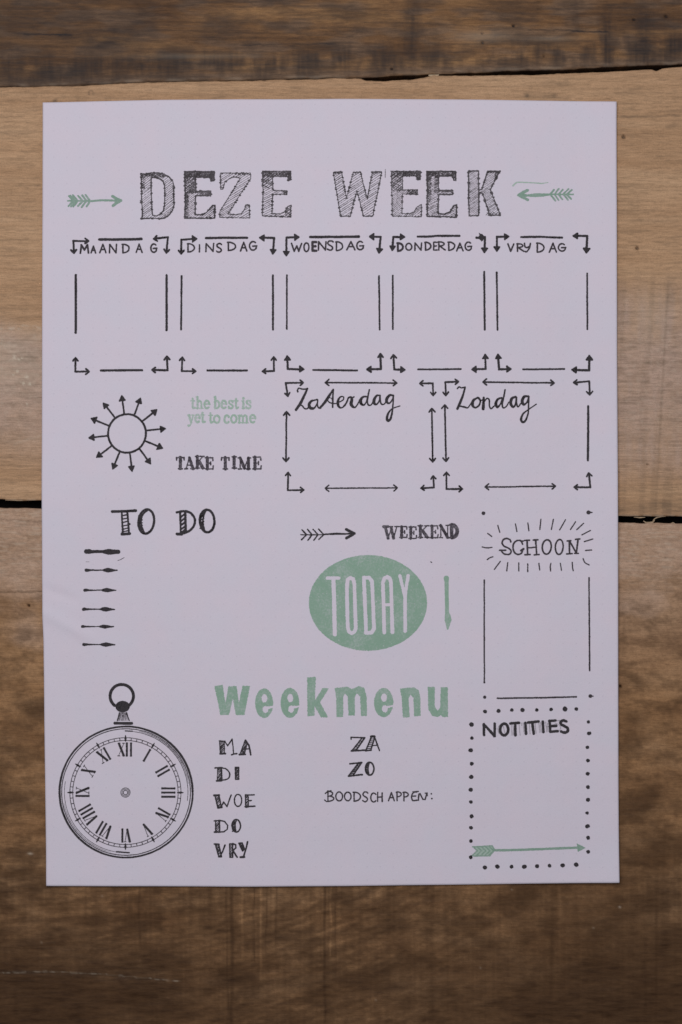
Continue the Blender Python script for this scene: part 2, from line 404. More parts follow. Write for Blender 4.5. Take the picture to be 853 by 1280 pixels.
def stain_shade_C(X, Y):
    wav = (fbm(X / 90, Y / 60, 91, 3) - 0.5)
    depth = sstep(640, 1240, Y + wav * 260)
    dk = 0.02 + 0.78 * depth + 0.30 * sstep(1020, 1240, Y + wav * 110)  # wood stain plus lens vignette, both painted in as darkening down the plank
    # swirling figure: curved bands sloping up to the right
    ph = (Y * 1.0 + 0.32 * X + 46 * (fbm(X / 160, Y / 120, 92, 3) - 0.5) * 2 - 0.0002 * (X - 300) ** 2)
    sw = 0.5 + 0.5 * np.sin(ph / 2.1 + 9 * fbm(X / 80, Y / 50, 93, 3))
    dk = dk + (sw - 0.5) * 0.22 * sstep(1040, 1120, Y) * sstep(.4, .6, fbm(X / 70, Y / 50, 97, 2)) * sstep(560, 430, X)
    dg = fbm((X - 0.4 * Y) / 75, (Y + 0.36 * X + 0.0004 * (X - 380) ** 2) / 8, 111, 3)
    dk = dk + (dg - .5) * .85 * sstep(1030, 1110, Y) * sstep(700, 460, X)
    blot = sstep(0.42, 0.85, fbm(X / 80, Y / 42, 94, 4))
    dk = dk + (blot - .3) * 0.75 * sstep(700, 900, Y)
    dk = dk + sstep(0.45, 0.85, fbm(X / 30, Y / 14, 95, 3)) * 0.36 * sstep(690, 800, Y)
    streak = sstep(0.4, 0.85, fbm(X / 90, Y / 9, 96, 3)) * 0.12
    dk = dk + streak
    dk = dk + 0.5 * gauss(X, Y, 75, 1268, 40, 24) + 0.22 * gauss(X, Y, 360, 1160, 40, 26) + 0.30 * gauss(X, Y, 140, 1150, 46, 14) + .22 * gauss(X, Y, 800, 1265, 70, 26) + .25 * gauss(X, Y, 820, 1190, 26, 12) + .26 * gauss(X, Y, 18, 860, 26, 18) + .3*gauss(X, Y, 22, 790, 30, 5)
    dk = dk - 0.26 * gauss(X, Y, 12, 1090, 40, 16) - 0.24 * gauss(X, Y, 400, 1165, 34, 20) - .16 * gauss(X, Y, 470, 1130, 40, 24) - .2 * gauss(X, Y, 20, 1012, 30, 16)
    # saw marks running across the grain
    sawm = 0
    for cx, w, a, y0, y1 in ((175, 1.6, .32, 1105, 1185), (290, 2.4, .55, 1100, 1300), (284, 1.0, .3, 1100, 1280), (303, 1.4, -.25, 1100, 1190), (318, 1.0, .40, 1105, 1200), (326, 1.6, -.30, 1105, 1215), (333, 1.0, .3, 1110, 1190), (345, 1.2, .26, 1110, 1190), (406, 1.6, .50, 1105, 1300), (414, 1.3, -.34, 1105, 1215), (420, 1.0, .3, 1105, 1200), (262, 4, .30, 1105, 1150), (450, 2.0, .2, 1105, 1230), (540, 3, .16, 1105, 1290), (690, 2.4, .2, 1110, 1290), (700, 1.6, -.16, 1105, 1220), (806, 2.6, .25, 1150, 1280), (820, 1.6, .2, 1130, 1260), (98, 3, .22, 1190, 1300), (20, 3, .22, 1200, 1300)):
        xc = cx + 1.6 * (fbm(Y / 60, Y * 0, int(cx), 2) - 0.5) * 2
        sawm = sawm + a * np.exp(-((X - xc) / w) ** 2) * sstep(y0 - 12, y0 + 8, Y) * sstep(y1 + 20, y1 - 14, Y) * (0.35 + 1.1 * vnoise(Y / 13, X * 0, int(cx) + 1))
    dk = dk + sawm * 1.7 + 1.2 * gauss(X, Y, 70, 1245, 170, 55) + .9 * gauss(X, Y, 810, 1250, 160, 75) + .25 * gauss(X, Y, 640, 1270, 200, 50)  # broad gausses at the lower corners paint vignette darkening into the wood colour
    dk = dk + ((vnoise(X / 2.6, Y / 90, 98) - 0.5) * 0.26 + (vnoise(X / 9, Y / 200, 99) - .5) * .22) * sstep(1000, 1110, Y) + (fbm(X / 6, Y / 4, 113, 3) - .5) * .34
    dk = dk + 0.9 * line_mask(X, Y, [(270, 1163), (283, 1164.5), (297, 1163.5)], 1.5, 272, 293, .5, 31)
    dk = dk + 0.5 * gauss(X, Y, 261, 1114, 4, 3) + .25 * gauss(X, Y, 261, 1130, 2.4, 14) + .3 * gauss(X, Y, 233, 1206, 6, 8)
    dk = dk + .8 * gauss(X, Y, 579, 1145, 6, 5) * fbm(X / 4, Y / 4, 33, 2) + .5 * gauss(X, Y, 834, 1181, 5, 5)
    # hairline cracks
    dk = dk + 0.9 * line_mask(X, Y, [(-60, 739), (0, 740), (55, 739.5)], 0.75, -20, 66, .4, 35)
    dk = dk + 0.35 * line_mask(X, Y, [(-60, 647), (60, 652)], 1.2, -20, 60, .9, 36)
    dk = dk + 0.7 * line_mask(X, Y, [(-60, 1217), (0, 1217.5), (60, 1216), (120, 1218.6), (225, 1228)], 0.9, -20, 205, .6, 37)
    pale = 0.26 * line_mask(X, Y, [(-60, 1215.6), (0, 1216.1), (60, 1214.6), (120, 1217.2), (225, 1226.6)], 0.8, -20, 225, .6, 37) * (0.35 + sstep(.3, .75, fbm(X / 7, X * 0, 38, 2)))
    pale = pale + .6 * gauss(X, Y, 38, 1067, 3, 1.3) + .5 * gauss(X, Y, 775, 1134, 1.5, 1.2)
    for cx, cy in ((640, 1112), (52, 1178), (470, 1250), (601, 1210), (742, 1160), (128, 1120)):
        pale = pale + .22 * gauss(X, Y, cx, cy, 1.2, 1)
    pale = pale + 0.24 * sstep(0.58, 0.8, fbm(X / 22, Y / 2.6, 101, 3)) * sstep(760, 690, Y)
    grey = sstep(800, 700, Y + wav * 120) * (0.72 + 0.35 * fbm(X / 30, Y / 18, 102, 3))
    grey = np.maximum(grey, 0.45 * sstep(900, 700, Y) * (X > 700))
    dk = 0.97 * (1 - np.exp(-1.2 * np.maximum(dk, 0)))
    dk = np.maximum(dk, holes_mask(X, Y) * 1.2)
    return dk, grey, pale

def holes_h(X, Y): return -1.4e-3 * holes_mask(X, Y)
def sawC(X, Y):
    return holes_h(X, Y) + (vnoise(X / 2.6, Y / 90, 98) - 0.5) * 0.10e-3 - 0.5e-3 * line_mask(X, Y, [(-60, 1217), (0, 1217.5), (60, 1216), (120, 1218.6), (225, 1228)], 0.9, -20, 205, .6, 37) - 0.4e-3 * line_mask(X, Y, [(-60, 739), (0, 740), (55, 739.5)], 0.8, -20, 66, .4, 35)
def sawA(X, Y):
    return holes_h(X, Y) + (vnoise(X / 3.2, Y / 60, 60) - 0.5) * 0.08e-3
pA = plank(None, A_bot, M_top, -0.0004, stain_A, fine_y=1.3, height_fn=sawA)
pA['label'] = 'dark weathered plank with blue black stains along its lower edge'
pB = plank(B_top, B_bot, M_mid, 0.0, stain_B, height_fn=holes_h)
pB['label'] = 'pale beige plank behind the upper half of the sheet'
pC = plank(C_top, None, M_low, -0.0001, stain_shade_C, height_fn=sawC)
pC['label'] = 'brown plank darkening towards its lower edge with saw marks'

# underboard seen through the gaps
x0, y0 = W(-420, -420); x1, y1 = W(1280, 1760)
vs = [(x0, y0, -0.020), (x1, y0, -0.020), (x1, y1, -0.020), (x0, y1, -0.020), (x0, y0, -0.030), (x1, y0, -0.030), (x1, y1, -0.030), (x0, y1, -0.030)]
ub = link_mesh('underboard', vs, [(0, 3, 2, 1), (4, 5, 6, 7), (0, 1, 5, 4), (1, 2, 6, 5), (2, 3, 7, 6), (3, 0, 4, 7)], [M_under], table)

def splinter(pts, w, z, h=0.0006):
    """a torn sliver of wood: tapered bar following pts"""
    P = np.array(pts, float); n = len(P)
    vs = []; fs = []
    for i in range(n):
        t = i / (n - 1); d = P[min(i + 1, n - 1)] - P[max(i - 1, 0)]
        nrm = np.array([-d[1], d[0]]) / (np.hypot(*d) + 1e-9)
        ww = w * (0.25 + math.sin(math.pi * min(max(t, .06), .94))) * .5 * random.uniform(.7, 1.3)
        for s_ in (-1, 1):
            a, b = W(*(P[i] + nrm * ww * s_)); vs.append((a, b, z)); vs.append((a, b, z - h))
    for i in range(n - 1):
        a = i * 4; b = a + 4
        fs += [(a, a + 2, b + 2, b), (a + 1, b + 1, b + 3, a + 3), (a, b, b + 1, a + 1), (a + 2, a + 3, b + 3, b + 2)]
    fs += [(0, 1, 3, 2), (n * 4 - 4, n * 4 - 2, n * 4 - 1, n * 4 - 3)]
    return link_mesh('splinter', vs, fs, [M_splinter], table)
splinter([(805, 651.2), (808, 653.2), (812, 653.8), (817, 652.6), (819, 650)], 2.0, -0.0008)
splinter([(816.6, 651.6), (818.6, 648.8), (822, 646.8), (827, 645.8), (833, 645.4)], 1.2, -0.0008)
splinter([(793, 646.4), (800, 647.0), (807, 646.6)], 1.4, -0.0006)
splinter([(838, 655.0), (842, 653.4), (845, 654.8)], 1.3, -0.0008)
splinter([(6.5, 625.0), (14, 625.0), (24, 625.2), (36, 625.0), (46, 624.8), (56, 625)], 1.3, -0.0006)
splinter([(536, 93.6), (542, 94.4), (549, 93.3)], 3.0, -0.0005)

# ------------------------------------------------------------ the sheet
e_top = lambda x: interp(x, [(54, 129.4), (120, 127.6), (200, 126), (300, 124.9), (430, 124.6), (600, 125.6), (700, 127), (770, 128.4)])
e_bot = lambda x: interp(x, [(58, 1106.2), (160, 1107), (300, 1107.2), (430, 1106.6), (600, 1104.6), (700, 1103), (773, 1101.4)])
e_left = lambda y: interp(y, [(120, 54.6), (300, 53.8), (600, 53.2), (720, 53.6), (775, 54.0), (800, 55.2), (900, 56.4), (1110, 59)])
e_right = lambda y: interp(y, [(120, 770), (400, 770.8), (700, 771.6), (900, 772.2), (1110, 773)])

def crease(x, y, ax, ay, bx, by, w):
    L_ = math.hypot(bx - ax, by - ay); ux, uy = (bx - ax) / L_, (by - ay) / L_
    s_ = (x - ax) * ux + (y - ay) * uy; t_ = -(x - ax) * uy + (y - ay) * ux
    return np.exp(-(t_ / w) ** 2) * sstep(-12, 14, s_) * sstep(L_ + 14, L_ - 20, s_)
def zf(x, y):
    x = np.asarray(x, float); y = np.asarray(y, float)
    z = 0.75e-3 + 0.95e-3 * (fbm(x / 190, y / 200, 120, 2) - 0.3)
    z = z + 0.8e-3 * sstep(700, 772, x) ** 2 + 0.45e-3 * sstep(120, 54, x) ** 2 + 0.5e-3 * sstep(1040, 1106, y) ** 2 + 1.6e-3 * sstep(0, 1, (x - 690) / 90 * .5 + (y - 1020) / 90 * .5 - .1) ** 2 * (x > 600) + 0.9e-3 * gauss(x, y, 772, 640, 40, 130) + 0.5e-3*sstep(170,125,y)**2
    z = z + 0.55e-3 * crease(x, y, 50, 762, 118, 800, 8) - 0.42e-3 * crease(x, y, 56, 735, 96, 752, 7) + 0.14e-3 * crease(x, y, 60, 850, 100, 940, 12)
    z = z + 0.10e-3 * crease(x, y, 330, 560, 344, 1000, 7) + 0.07e-3 * (fbm(x / 42, y / 46, 130, 3) - .5) * 2
    return z
def make_sheet():
    root = empty('planner_page')
    us = np.linspace(0, 1, 300); vs_ = np.linspace(0, 1, 410)
    U, V = np.meshgrid(us, vs_)
    X = 54 + U * 716; Y = 129 + V * 976
    for _ in range(4):
        L_, R_ = e_left(Y), e_right(Y); X = L_ + (R_ - L_) * U
        T_, B_ = e_top(X), e_bot(X); Y = T_ + (B_ - T_) * V
    Z = zf(X, Y)
    wx, wy = W(X, Y)
    ny, nx = X.shape
    top = np.stack([wx, wy, Z], -1).reshape(-1, 3)
    bot = top.copy(); bot[:, 2] -= 0.00014
    idx = np.arange(ny * nx).reshape(ny, nx)
    q = np.stack([idx[:-1, :-1], idx[1:, :-1], idx[1:, 1:], idx[:-1, 1:]], -1).reshape(-1, 4)
    qb = q[:, ::-1] + ny * nx
    ring = np.concatenate([idx[0, :], idx[1:, -1], idx[-1, -2::-1], idx[-2:0:-1, 0]])
    n = len(ring); k = np.arange(n); k2 = (k + 1) % n
    sk = np.stack([ring[k], ring[k2], ring[k2] + ny * nx, ring[k] + ny * nx], -1)
    link_mesh('paper', np.concatenate([top, bot]), np.concatenate([q, qb, sk]), [M_paper], root, smooth=True)
    return root
page = make_sheet()
page['label'] = 'white dotted planner page with Dutch week headings drawn in black and sage green'
page['category'] = 'paper'

# ------------------------------------------------------------ ink on the sheet
CELL = 0.27
WF = 1.2
EPS = 0.035e-3
def catmull(P, sub=7, closed=False):
    P = np.asarray(P, float)
    if len(P) < 3: return P
    if closed: Q = np.vstack([P[-1], P, P[0], P[1]])
    else: Q = np.vstack([2 * P[0] - P[1], P, 2 * P[-1] - P[-2]])
    out = []
    for i in range(1, len(Q) - 2):
        for t in np.linspace(0, 1, sub, endpoint=False):
            out.append(0.5 * ((2 * Q[i]) + (-Q[i - 1] + Q[i + 1]) * t + (2 * Q[i - 1] - 5 * Q[i] + 4 * Q[i + 1] - Q[i + 2]) * t * t + (-Q[i - 1] + 3 * Q[i] - 3 * Q[i + 1] + Q[i + 2]) * t ** 3))
    out.append(Q[-2])
    return np.array(out)

class Ink:
    """marks of one drawn thing: strokes, fills and erasures, cut into one thin sheet of ink on the page"""
    def __init__(self, region=(0, 0, 1), mats=(None,), rough=0.16):
        self.r = region; self.mats = list(mats); self.ops = []; self.rough = rough
    def reg(self, x0, y0, s): self.r = (x0, y0, s); return self
    def P(self, pts):
        x0, y0, s = self.r
        return [(x0 + p[0] / s, y0 + p[1] / s) + ((p[2] / s,) if len(p) > 2 else ()) for p in pts]
    def line(self, pts, w, smooth=False, mat=0, wob=0.22, closed=False, var=0.10, fade=False):
        P = [p if len(p) > 2 else (p[0], p[1], w) for p in self.P(pts)]
        P = np.array(P, float)
        if smooth: P = catmull(P, closed=closed)
        elif closed: P = np.vstack([P, P[:1]])
        out = []
        for a, b in zip(P[:-1], P[1:]):
            n = max(1, int(np.hypot(*(b - a)[:2]) / 4))
            for k in range(n): out.append(a + (b - a) * k / n)
        out.append(P[-1]); P = np.array(out)
        sd = random.random() * 90
        t = np.arange(len(P)) * 0.37 + sd
        P[:, 0] += (vnoise(t, t * 0 + 1.5) - .5) * wob * 2
        P[:, 1] += (vnoise(t, t * 0 + 7.5) - .5) * wob * 2
        P[:, 2] *= WF if P[:, 2].mean() > 1.25 else 1.0
        P[:, 2] *= 1 + (vnoise(t * 1.7, t * 0 + 13.5) - .5) * 2 * var
        self.ops.append(('s', P, mat)); return self
    def poly(self, pts, mat=0, smooth=False):
        P = np.array(self.P(pts), float)[:, :2]
        if smooth: P = catmull(P, closed=True)
        self.ops.append(('p', P, mat)); return self
    def ell(self, cx, cy, rx, ry, mat=0, rot=0):
        a = np.linspace(0, 2 * math.pi, 60, endpoint=False)
        c, s_ = math.cos(rot), math.sin(rot)
        return self.poly([(cx + rx * math.cos(t) * c - ry * math.sin(t) * s_, cy + rx * math.cos(t) * s_ + ry * math.sin(t) * c) for t in a], mat)
    def ring(self, cx, cy, rx, ry, w, mat=0, rot=0, a0=0, a1=360, wob=0.15, var=0.06):
        n = max(24, int((rx + ry) / self.r[2] * 1.6))
        A = np.radians(np.linspace(a0, a1, n)); c, s_ = math.cos(rot), math.sin(rot)
        return self.line([(cx + rx * math.cos(t) * c - ry * math.sin(t) * s_, cy + rx * math.cos(t) * s_ + ry * math.sin(t) * c) for t in A], w, mat=mat, wob=wob, var=var)
    def hatch(self, poly, angle, gap, w, mat=0, smooth=False, jit=0.3):
        P = np.array(self.P(poly), float)[:, :2]
        if smooth: P = catmull(P, closed=True)
        c, s_ = math.cos(angle), math.sin(angle)
        d = P @ np.array([[c, -s_], [s_, c]])        # rotate so hatch is horizontal
        y = d[:, 1].min() + gap * random.random()
        keep = self.r; self.r = (0, 0, 1)
        while y < d[:, 1].max():
            xs = []
            for i in range(len(d)):
                a, b = d[i], d[(i + 1) % len(d)]
                if (a[1] > y) != (b[1] > y): xs.append(a[0] + (y - a[1]) / (b[1] - a[1]) * (b[0] - a[0]))
            xs.sort()
            for a, b in zip(xs[::2], xs[1::2]):
                if b - a < 0.6: continue
                q = np.array([[a + random.uniform(-.2, .5), y], [b - random.uniform(-.2, .6), y + random.uniform(-jit, jit)]]) @ np.array([[c, s_], [-s_, c]])
                self.line([tuple(q[0]), tuple(q[1])], w * random.uniform(.75, 1.25), mat=mat, wob=.12, var=.25)
            y += gap * random.uniform(.72, 1.28)
        self.r = keep
        return self
    # arrows
    def head(self, tip, frm, L_, hw, style='open', w=2.0, mat=0):
        x0, y0, s = self.r
        t = np.array(tip, float); f = np.array(frm, float)
        d = (t - f) / np.hypot(*(t - f)); n = np.array([-d[1], d[0]])
        L_ *= s; hw *= s
        hw *= 1.0 if style == 'open' else 1.08
        a = t - d * L_ + n * hw * random.uniform(.88, 1.1); b = t - d * L_ - n * hw * random.uniform(.88, 1.1)
        if style == 'open':
            self.line([tuple(a), tuple((a + t) / 2 + d * .05 * L_), tuple(t), tuple((b + t) / 2 + d * .05 * L_), tuple(b)], w, mat=mat, wob=.15)
        else:
            self.poly([tuple(t), tuple(a), tuple(b)], mat)
            self.line([tuple(t), tuple(a), tuple(b), tuple(t)], w * .85, mat=mat, wob=.1)
        return self
    def corner(self, c, h, v, hs='open', vs='open', w=2.2, L_=3.8, hw=3.2):
        fL = 5.0
        self.line([h if hs == 'open' else tuple(np.array(h) + (np.array(c) - h) * .25), c, v if vs == 'open' else tuple(np.array(v) + (np.array(c) - v) * .25)], w)
        self.head(h, c, L_ if hs == 'open' else fL, hw, hs, w * .92)
        self.head(v, c, L_ if vs == 'open' else fL, hw, vs, w * .92)
        return self
    def darrow(self, a, b, w=1.8, L_=4.2, hw=3.6):
        self.line([a, tuple((np.array(a) + b) / 2), b], w); self.head(a, b, L_, hw, 'open', w); self.head(b, a, L_, hw, 'open', w)
        return self
    def build(self, name, parent, label=None):
        pad = 3
        allp = np.vstack([o[1][:, :2] for o in self.ops])
        bx0, by0 = allp.min(0) - pad - 2; bx1, by1 = allp.max(0) + pad + 2
        nx = int((bx1 - bx0) / CELL) + 1; ny = int((by1 - by0) / CELL) + 1
        gx = bx0 + (np.arange(nx) + .5) * CELL; gy = by0 + (np.arange(ny) + .5) * CELL
        GX, GY = np.meshgrid(gx, gy)
        NZ = ((vnoise(GX / 1.3, GY / 1.3, 2) - .5) * 1.3 + (vnoise(GX / .55, GY / .55, 5) - .5) * .9) * self.rough * 2
        lab = np.full((ny, nx), -1, np.int8)
        for kind, P, mat in self.ops:
            m_ = 0.5 if kind == 'p' else P[:, 2].max() / 2 + 1
            i0 = max(0, int((P[:, 0].min() - m_ - bx0) / CELL)); i1 = min(nx, int((P[:, 0].max() + m_ - bx0) / CELL) + 2)
            j0 = max(0, int((P[:, 1].min() - m_ - by0) / CELL)); j1 = min(ny, int((P[:, 1].max() + m_ - by0) / CELL) + 2)
            if kind == 'p':
                X = GX[j0:j1, i0:i1] + NZ[j0:j1, i0:i1]; Y = GY[j0:j1, i0:i1] + NZ[j0:j1, i0:i1][::-1]
                ins = np.zeros(X.shape, bool)
                for i in range(len(P)):
                    a, b = P[i], P[(i + 1) % len(P)]
                    if a[1] == b[1]: continue
                    cnd = (a[1] > Y) != (b[1] > Y)
                    ins ^= cnd & (X < a[0] + (Y - a[1]) / (b[1] - a[1]) * (b[0] - a[0]))
                lab[j0:j1, i0:i1][ins] = mat
            else:
                for a, b in zip(P[:-1], P[1:]):
                    r = max(a[2], b[2]) / 2 + .6
                    u0 = max(0, int((min(a[0], b[0]) - r - bx0) / CELL)); u1 = min(nx, int((max(a[0], b[0]) + r - bx0) / CELL) + 2)
                    v0 = max(0, int((min(a[1], b[1]) - r - by0) / CELL)); v1 = min(ny, int((max(a[1], b[1]) + r - by0) / CELL) + 2)
                    X = gx[u0:u1][None, :]; Y = gy[v0:v1][:, None]
                    d = b[:2] - a[:2]; l2 = d @ d + 1e-9
                    t = np.clip(((X - a[0]) * d[0] + (Y - a[1]) * d[1]) / l2, 0, 1)
                    dist = np.hypot(X - a[0] - t * d[0], Y - a[1] - t * d[1]) - (a[2] + (b[2] - a[2]) * t) / 2
                    lab[v0:v1, u0:u1][dist + NZ[v0:v1, u0:u1] * .8 < 0] = mat
        J0, I0, J1, I1, Mi = [], [], [], [], []
        mx = 22
        for j in range(ny):
            row = lab[j]
            if row.max() < 0: continue
            ch = np.flatnonzero(np.diff(np.concatenate([[-9], row, [-9]])))
            for a, b in zip(ch[:-1], ch[1:]):
                if row[a] < 0: continue
                while a < b:
                    e = min(b, a + mx); J0.append(j); I0.append(a); I1.append(e); Mi.append(row[a]); a = e
        J0 = np.array(J0); I0 = np.array(I0); I1 = np.array(I1)
        xa = bx0 + I0 * CELL; xb = bx0 + I1 * CELL; ya = by0 + J0 * CELL; yb = ya + CELL
        n = len(xa)
        px = np.stack([xa, xa, xb, xb], 1).ravel(); py = np.stack([ya, yb, yb, ya], 1).ravel()
        wx, wy = W(px, py)
        vs = np.stack([wx, wy, zf(px, py) + EPS], -1)
        o = link_mesh(name, vs, np.arange(n * 4).reshape(n, 4), self.mats, parent, Mi)
        if label: o['label'] = label
        return o

# ---- lettering
def E_(cx, cy, rx, ry, a0, a1, n=14):
    return [(cx + rx * math.cos(math.radians(a)), cy + ry * math.sin(math.radians(a))) for a in np.linspace(a0, a1, n)]
SANS = {
 'A': [[(0, 1), (.5, 0), (1, 1)], [(.2, .62), (.82, .62)]],
 'B': [[(.12, 0), (.12, 1)], E_(.12, .25, .72, .25, -90, 90), E_(.12, .74, .86, .26, -90, 90)],
 'C': [E_(.55, .5, .5, .5, -45, -315)],
 'D': [[(.1, 0), (.1, 1)], [(0, .02)] + E_(.1, .5, .88, .5, -80, 90)],
 'E': [[(1, 0), (.1, 0), (.1, 1), (1, 1)], [(.1, .5), (.8, .48)]],
 'G': [E_(.52, .5, .48, .5, -50, -325), [(.95, .52), (.92, .8)], [(.45, .55), (1, .52)]],
 'H': [[(.08, 0), (.08, 1)], [(.92, .05), (.92, 1)], [(.08, .52), (.92, .5)]],
 'I': [[(.5, 0), (.5, 1)]],
 'M': [[(0, 1), (.12, 0), (.5, .62), (.86, 0), (1, 1)]],
 'N': [[(0, 1), (.03, 0), (.92, 1), (1, 0)]],
 'O': [E_(.5, .5, .5, .5, -80, 284, 22)],
 'P': [[(.15, 0), (.15, 1)], [(0, .05)] + E_(.15, .28, .8, .28, -80, 90)],
 'R': [[(.08, 0), (.08, 1)], [(0, .03)] + E_(.08, .26, .78, .26, -80, 90), [(.2, .52), (1, 1)]],
 'S': [[(.95, .12), (.7, .0), (.3, .02), (.08, .2), (.2, .4), (.6, .54), (.9, .72), (.78, .93), (.4, 1.02), (.02, .9)]],
 'V': [[(0, 0), (.48, 1), (1, 0)]],
 'W': [[(0, 0), (.26, 1), (.52, .3), (.72, 1), (1, 0)]],
 'Y': [[(0, 0), (.08, .4), (.4, .52), (.85, .3)], [(.9, 0), (.75, .6), (.3, 1.02), (.1, .98)]],
}
SMOOTHCH = {'S', 'G', 'C', 'O'}
def sans(ink, ch, x0, x1, y0, y1, w, mat=0, slant=0.0):
    for st in SANS[ch]:
        pts = [(x0 + (x1 - x0) * (u + slant * (1 - v)), y0 + (y1 - y0) * v) for u, v in st]
        ink.line(pts, w, smooth=(ch == 'S' or (ch == 'Y')), mat=mat, wob=.2)
# serif stamp glyphs: (points, relative weight)
TH, TN, SF = 1.0, 0.42, 0.5
SER = {
 'T': [([(.5, .03), (.5, .97)], TH), ([(0, .05), (1, .05)], SF), ([(.02, .04), (.0, .26)], SF), ([(.98, .04), (1, .26)], SF), ([(.24, .97), (.76, .97)], SF)],
 'A': [([(.12, .97), (.46, .03)], TN), ([(.46, .03), (.84, .97)], TH), ([(.24, .66), (.72, .66)], TN), ([(0, .97), (.28, .97)], SF), ([(.6, .97), (1.02, .97)], SF)],
 'K': [([(.22, .03), (.22, .97)], TH), ([(.24, .55), (.82, .05)], TN), ([(.42, .42), (.86, .96)], TH), ([(0, .03), (.44, .03)], SF), ([(0, .97), (.44, .97)], SF), ([(.62, .03), (1, .03)], SF), ([(.66, .97), (1.04, .97)], SF)],
 'E': [([(.24, .03), (.24, .97)], TH), ([(0, .03), (.92, .03)], SF), ([(.92, .03), (.95, .26)], SF), ([(.24, .5), (.66, .5)], TN), ([(.66, .38), (.66, .62)], SF), ([(0, .97), (.95, .97)], SF), ([(.95, .97), (1, .72)], SF)],
 'I': [([(.5, .03), (.5, .97)], TH), ([(.1, .03), (.9, .03)], SF), ([(.1, .97), (.9, .97)], SF)],
 'M': [([(.15, .97), (.15, .03)], TN), ([(.15, .03), (.5, .9)], TH), ([(.5, .9), (.82, .03)], TN), ([(.83, .03), (.83, .97)], TH), ([(0, .03), (.2, .03)], SF), ([(.8, .03), (1, .03)], SF), ([(0, .97), (.3, .97)], SF), ([(.66, .97), (1, .97)], SF)],
 'N': [([(.15, .97), (.15, .03)], TN), ([(.13, .03), (.85, .97)], TH), ([(.85, .97), (.85, .03)], TN), ([(0, .03), (.24, .03)], SF), ([(.68, .03), (1, .03)], SF), ([(0, .97), (.32, .97)], SF)],
 'W': [([(.1, .03), (.3, .95)], TH), ([(.3, .95), (.52, .15)], TN), ([(.5, .12), (.68, .95)], TH), ([(.68, .95), (.9, .03)], TN), ([(-.04, .03), (.24, .03)], SF), ([(.4, .03), (.62, .03)], SF), ([(.76, .03), (1.02, .03)], SF)],
 'D': [([(.24, .03), (.24, .97)], TH), ([(0, .03), (.3, .03)], SF), ([(0, .97), (.3, .97)], SF), (E_(.26, .5, .62, .46, -88, 88, 16), TH * 1.05)],
 't': [([(.42, -.22), (.42, .8), (.6, .97), (.95, .88)], TH * .8), ([(.0, .05), (.88, .05)], SF)],
 'h': [([(.2, -.45), (.2, .97)], TH * .85), ([(.0, -.42), (.2, -.45)], SF), ([(.22, .25), (.5, .03), (.76, .2), (.78, .97)], TH * .75), ([(.0, .97), (.4, .97)], SF), ([(.6, .97), (1, .97)], SF)],
 'b': [([(.2, -.45), (.2, .97)], TH * .85), ([(.0, -.42), (.2, -.45)], SF), (E_(.42, .5, .45, .47, -140, 140, 16), TH * .75)],
 'e': [([(.08, .45), (.9, .42)], SF), (E_(.5, .5, .42, .47, -5, -310, 18), TH * .8)],
 's': [([(.85, .2), (.6, .03), (.3, .04), (.12, .24), (.4, .44), (.7, .56), (.88, .76), (.66, .96), (.34, .97), (.1, .8)], TH * .72), ([(.86, .02), (.88, .3)], SF), ([(.1, .7), (.1, .98)], SF)],
 'i': [([(.5, .05), (.5, .97)], TH * .9), ([(.1, .06), (.5, .05)], SF), ([(.05, .97), (.95, .97)], SF), ([(.5, -.28), (.52, -.26)], TH)],
 'y': [([(.15, .05), (.52, .95)], TH * .85), ([(.88, .05), (.45, 1.2), (.2, 1.42), (.05, 1.3)], TN * 1.3), ([(0, .05), (.36, .05)], SF), ([(.68, .05), (1, .05)], SF), ([(.1, 1.34), (.14, 1.36)], TH)],
 'o': [(E_(.5, .5, .42, .46, 0, 360, 22), TH * .75)],
 'c': [(E_(.54, .5, .44, .47, -45, -315, 18), TH * .78), ([(.82, .18), (.84, .24)], TH * .9)],
 'm': [([(.12, .05), (.12, .97)], TH * .8), ([(.13, .25), (.3, .03), (.46, .18), (.47, .97)], TH * .72), ([(.48, .25), (.66, .03), (.83, .18), (.84, .97)], TH * .72), ([(0, .97), (.24, .97)], SF), ([(.36, .97), (.6, .97)], SF), ([(.72, .97), (1, .97)], SF), ([(0, .06), (.12, .05)], SF)],
}
def serif(ink, ch, x0, x1, y0, y1, w, mat=0, dy=0.0):
    for pts, k in SER[ch]:
        P = [(x0 + (x1 - x0) * u, y0 + (y1 - y0) * v + dy * u) for u, v in pts]
        ink.line(P, max(.75, w * k), smooth=len(P) > 4, mat=mat, wob=.12, var=.12)

# ---- title DEZE WEEK
TR = 7.108
D_o = [(118, 125), (160, 128), (210, 118), (270, 118), (320, 128), (370, 155), (400, 190), (410, 240), (408, 320), (412, 400), (398, 450), (370, 490), (330, 518), (280, 524), (200, 520), (125, 524), (130, 480), (128, 420), (120, 370), (125, 300), (122, 220), (122, 160)]
D_i = [(212, 160), (250, 160), (290, 172), (318, 195), (328, 230), (330, 300), (328, 400), (318, 450), (290, 488), (250, 498), (222, 490), (216, 440), (212, 350), (210, 250)]
E_a = [(508, 108), (640, 106), (768, 108), (768, 188), (742, 190), (736, 158), (602, 158), (606, 290), (640, 278), (738, 280), (736, 320), (604, 318), (600, 490), (660, 490), (700, 470), (735, 430), (755, 408), (775, 408), (772, 520), (508, 518), (514, 400), (510, 250)]
Z_a = [(112, 122), (240, 118), (380, 118), (382, 170), (180, 485), (250, 490), (300, 480), (330, 440), (338, 404), (372, 404), (375, 518), (105, 515), (108, 465), (290, 165), (240, 152), (190, 170), (150, 205), (135, 262), (116, 262)]
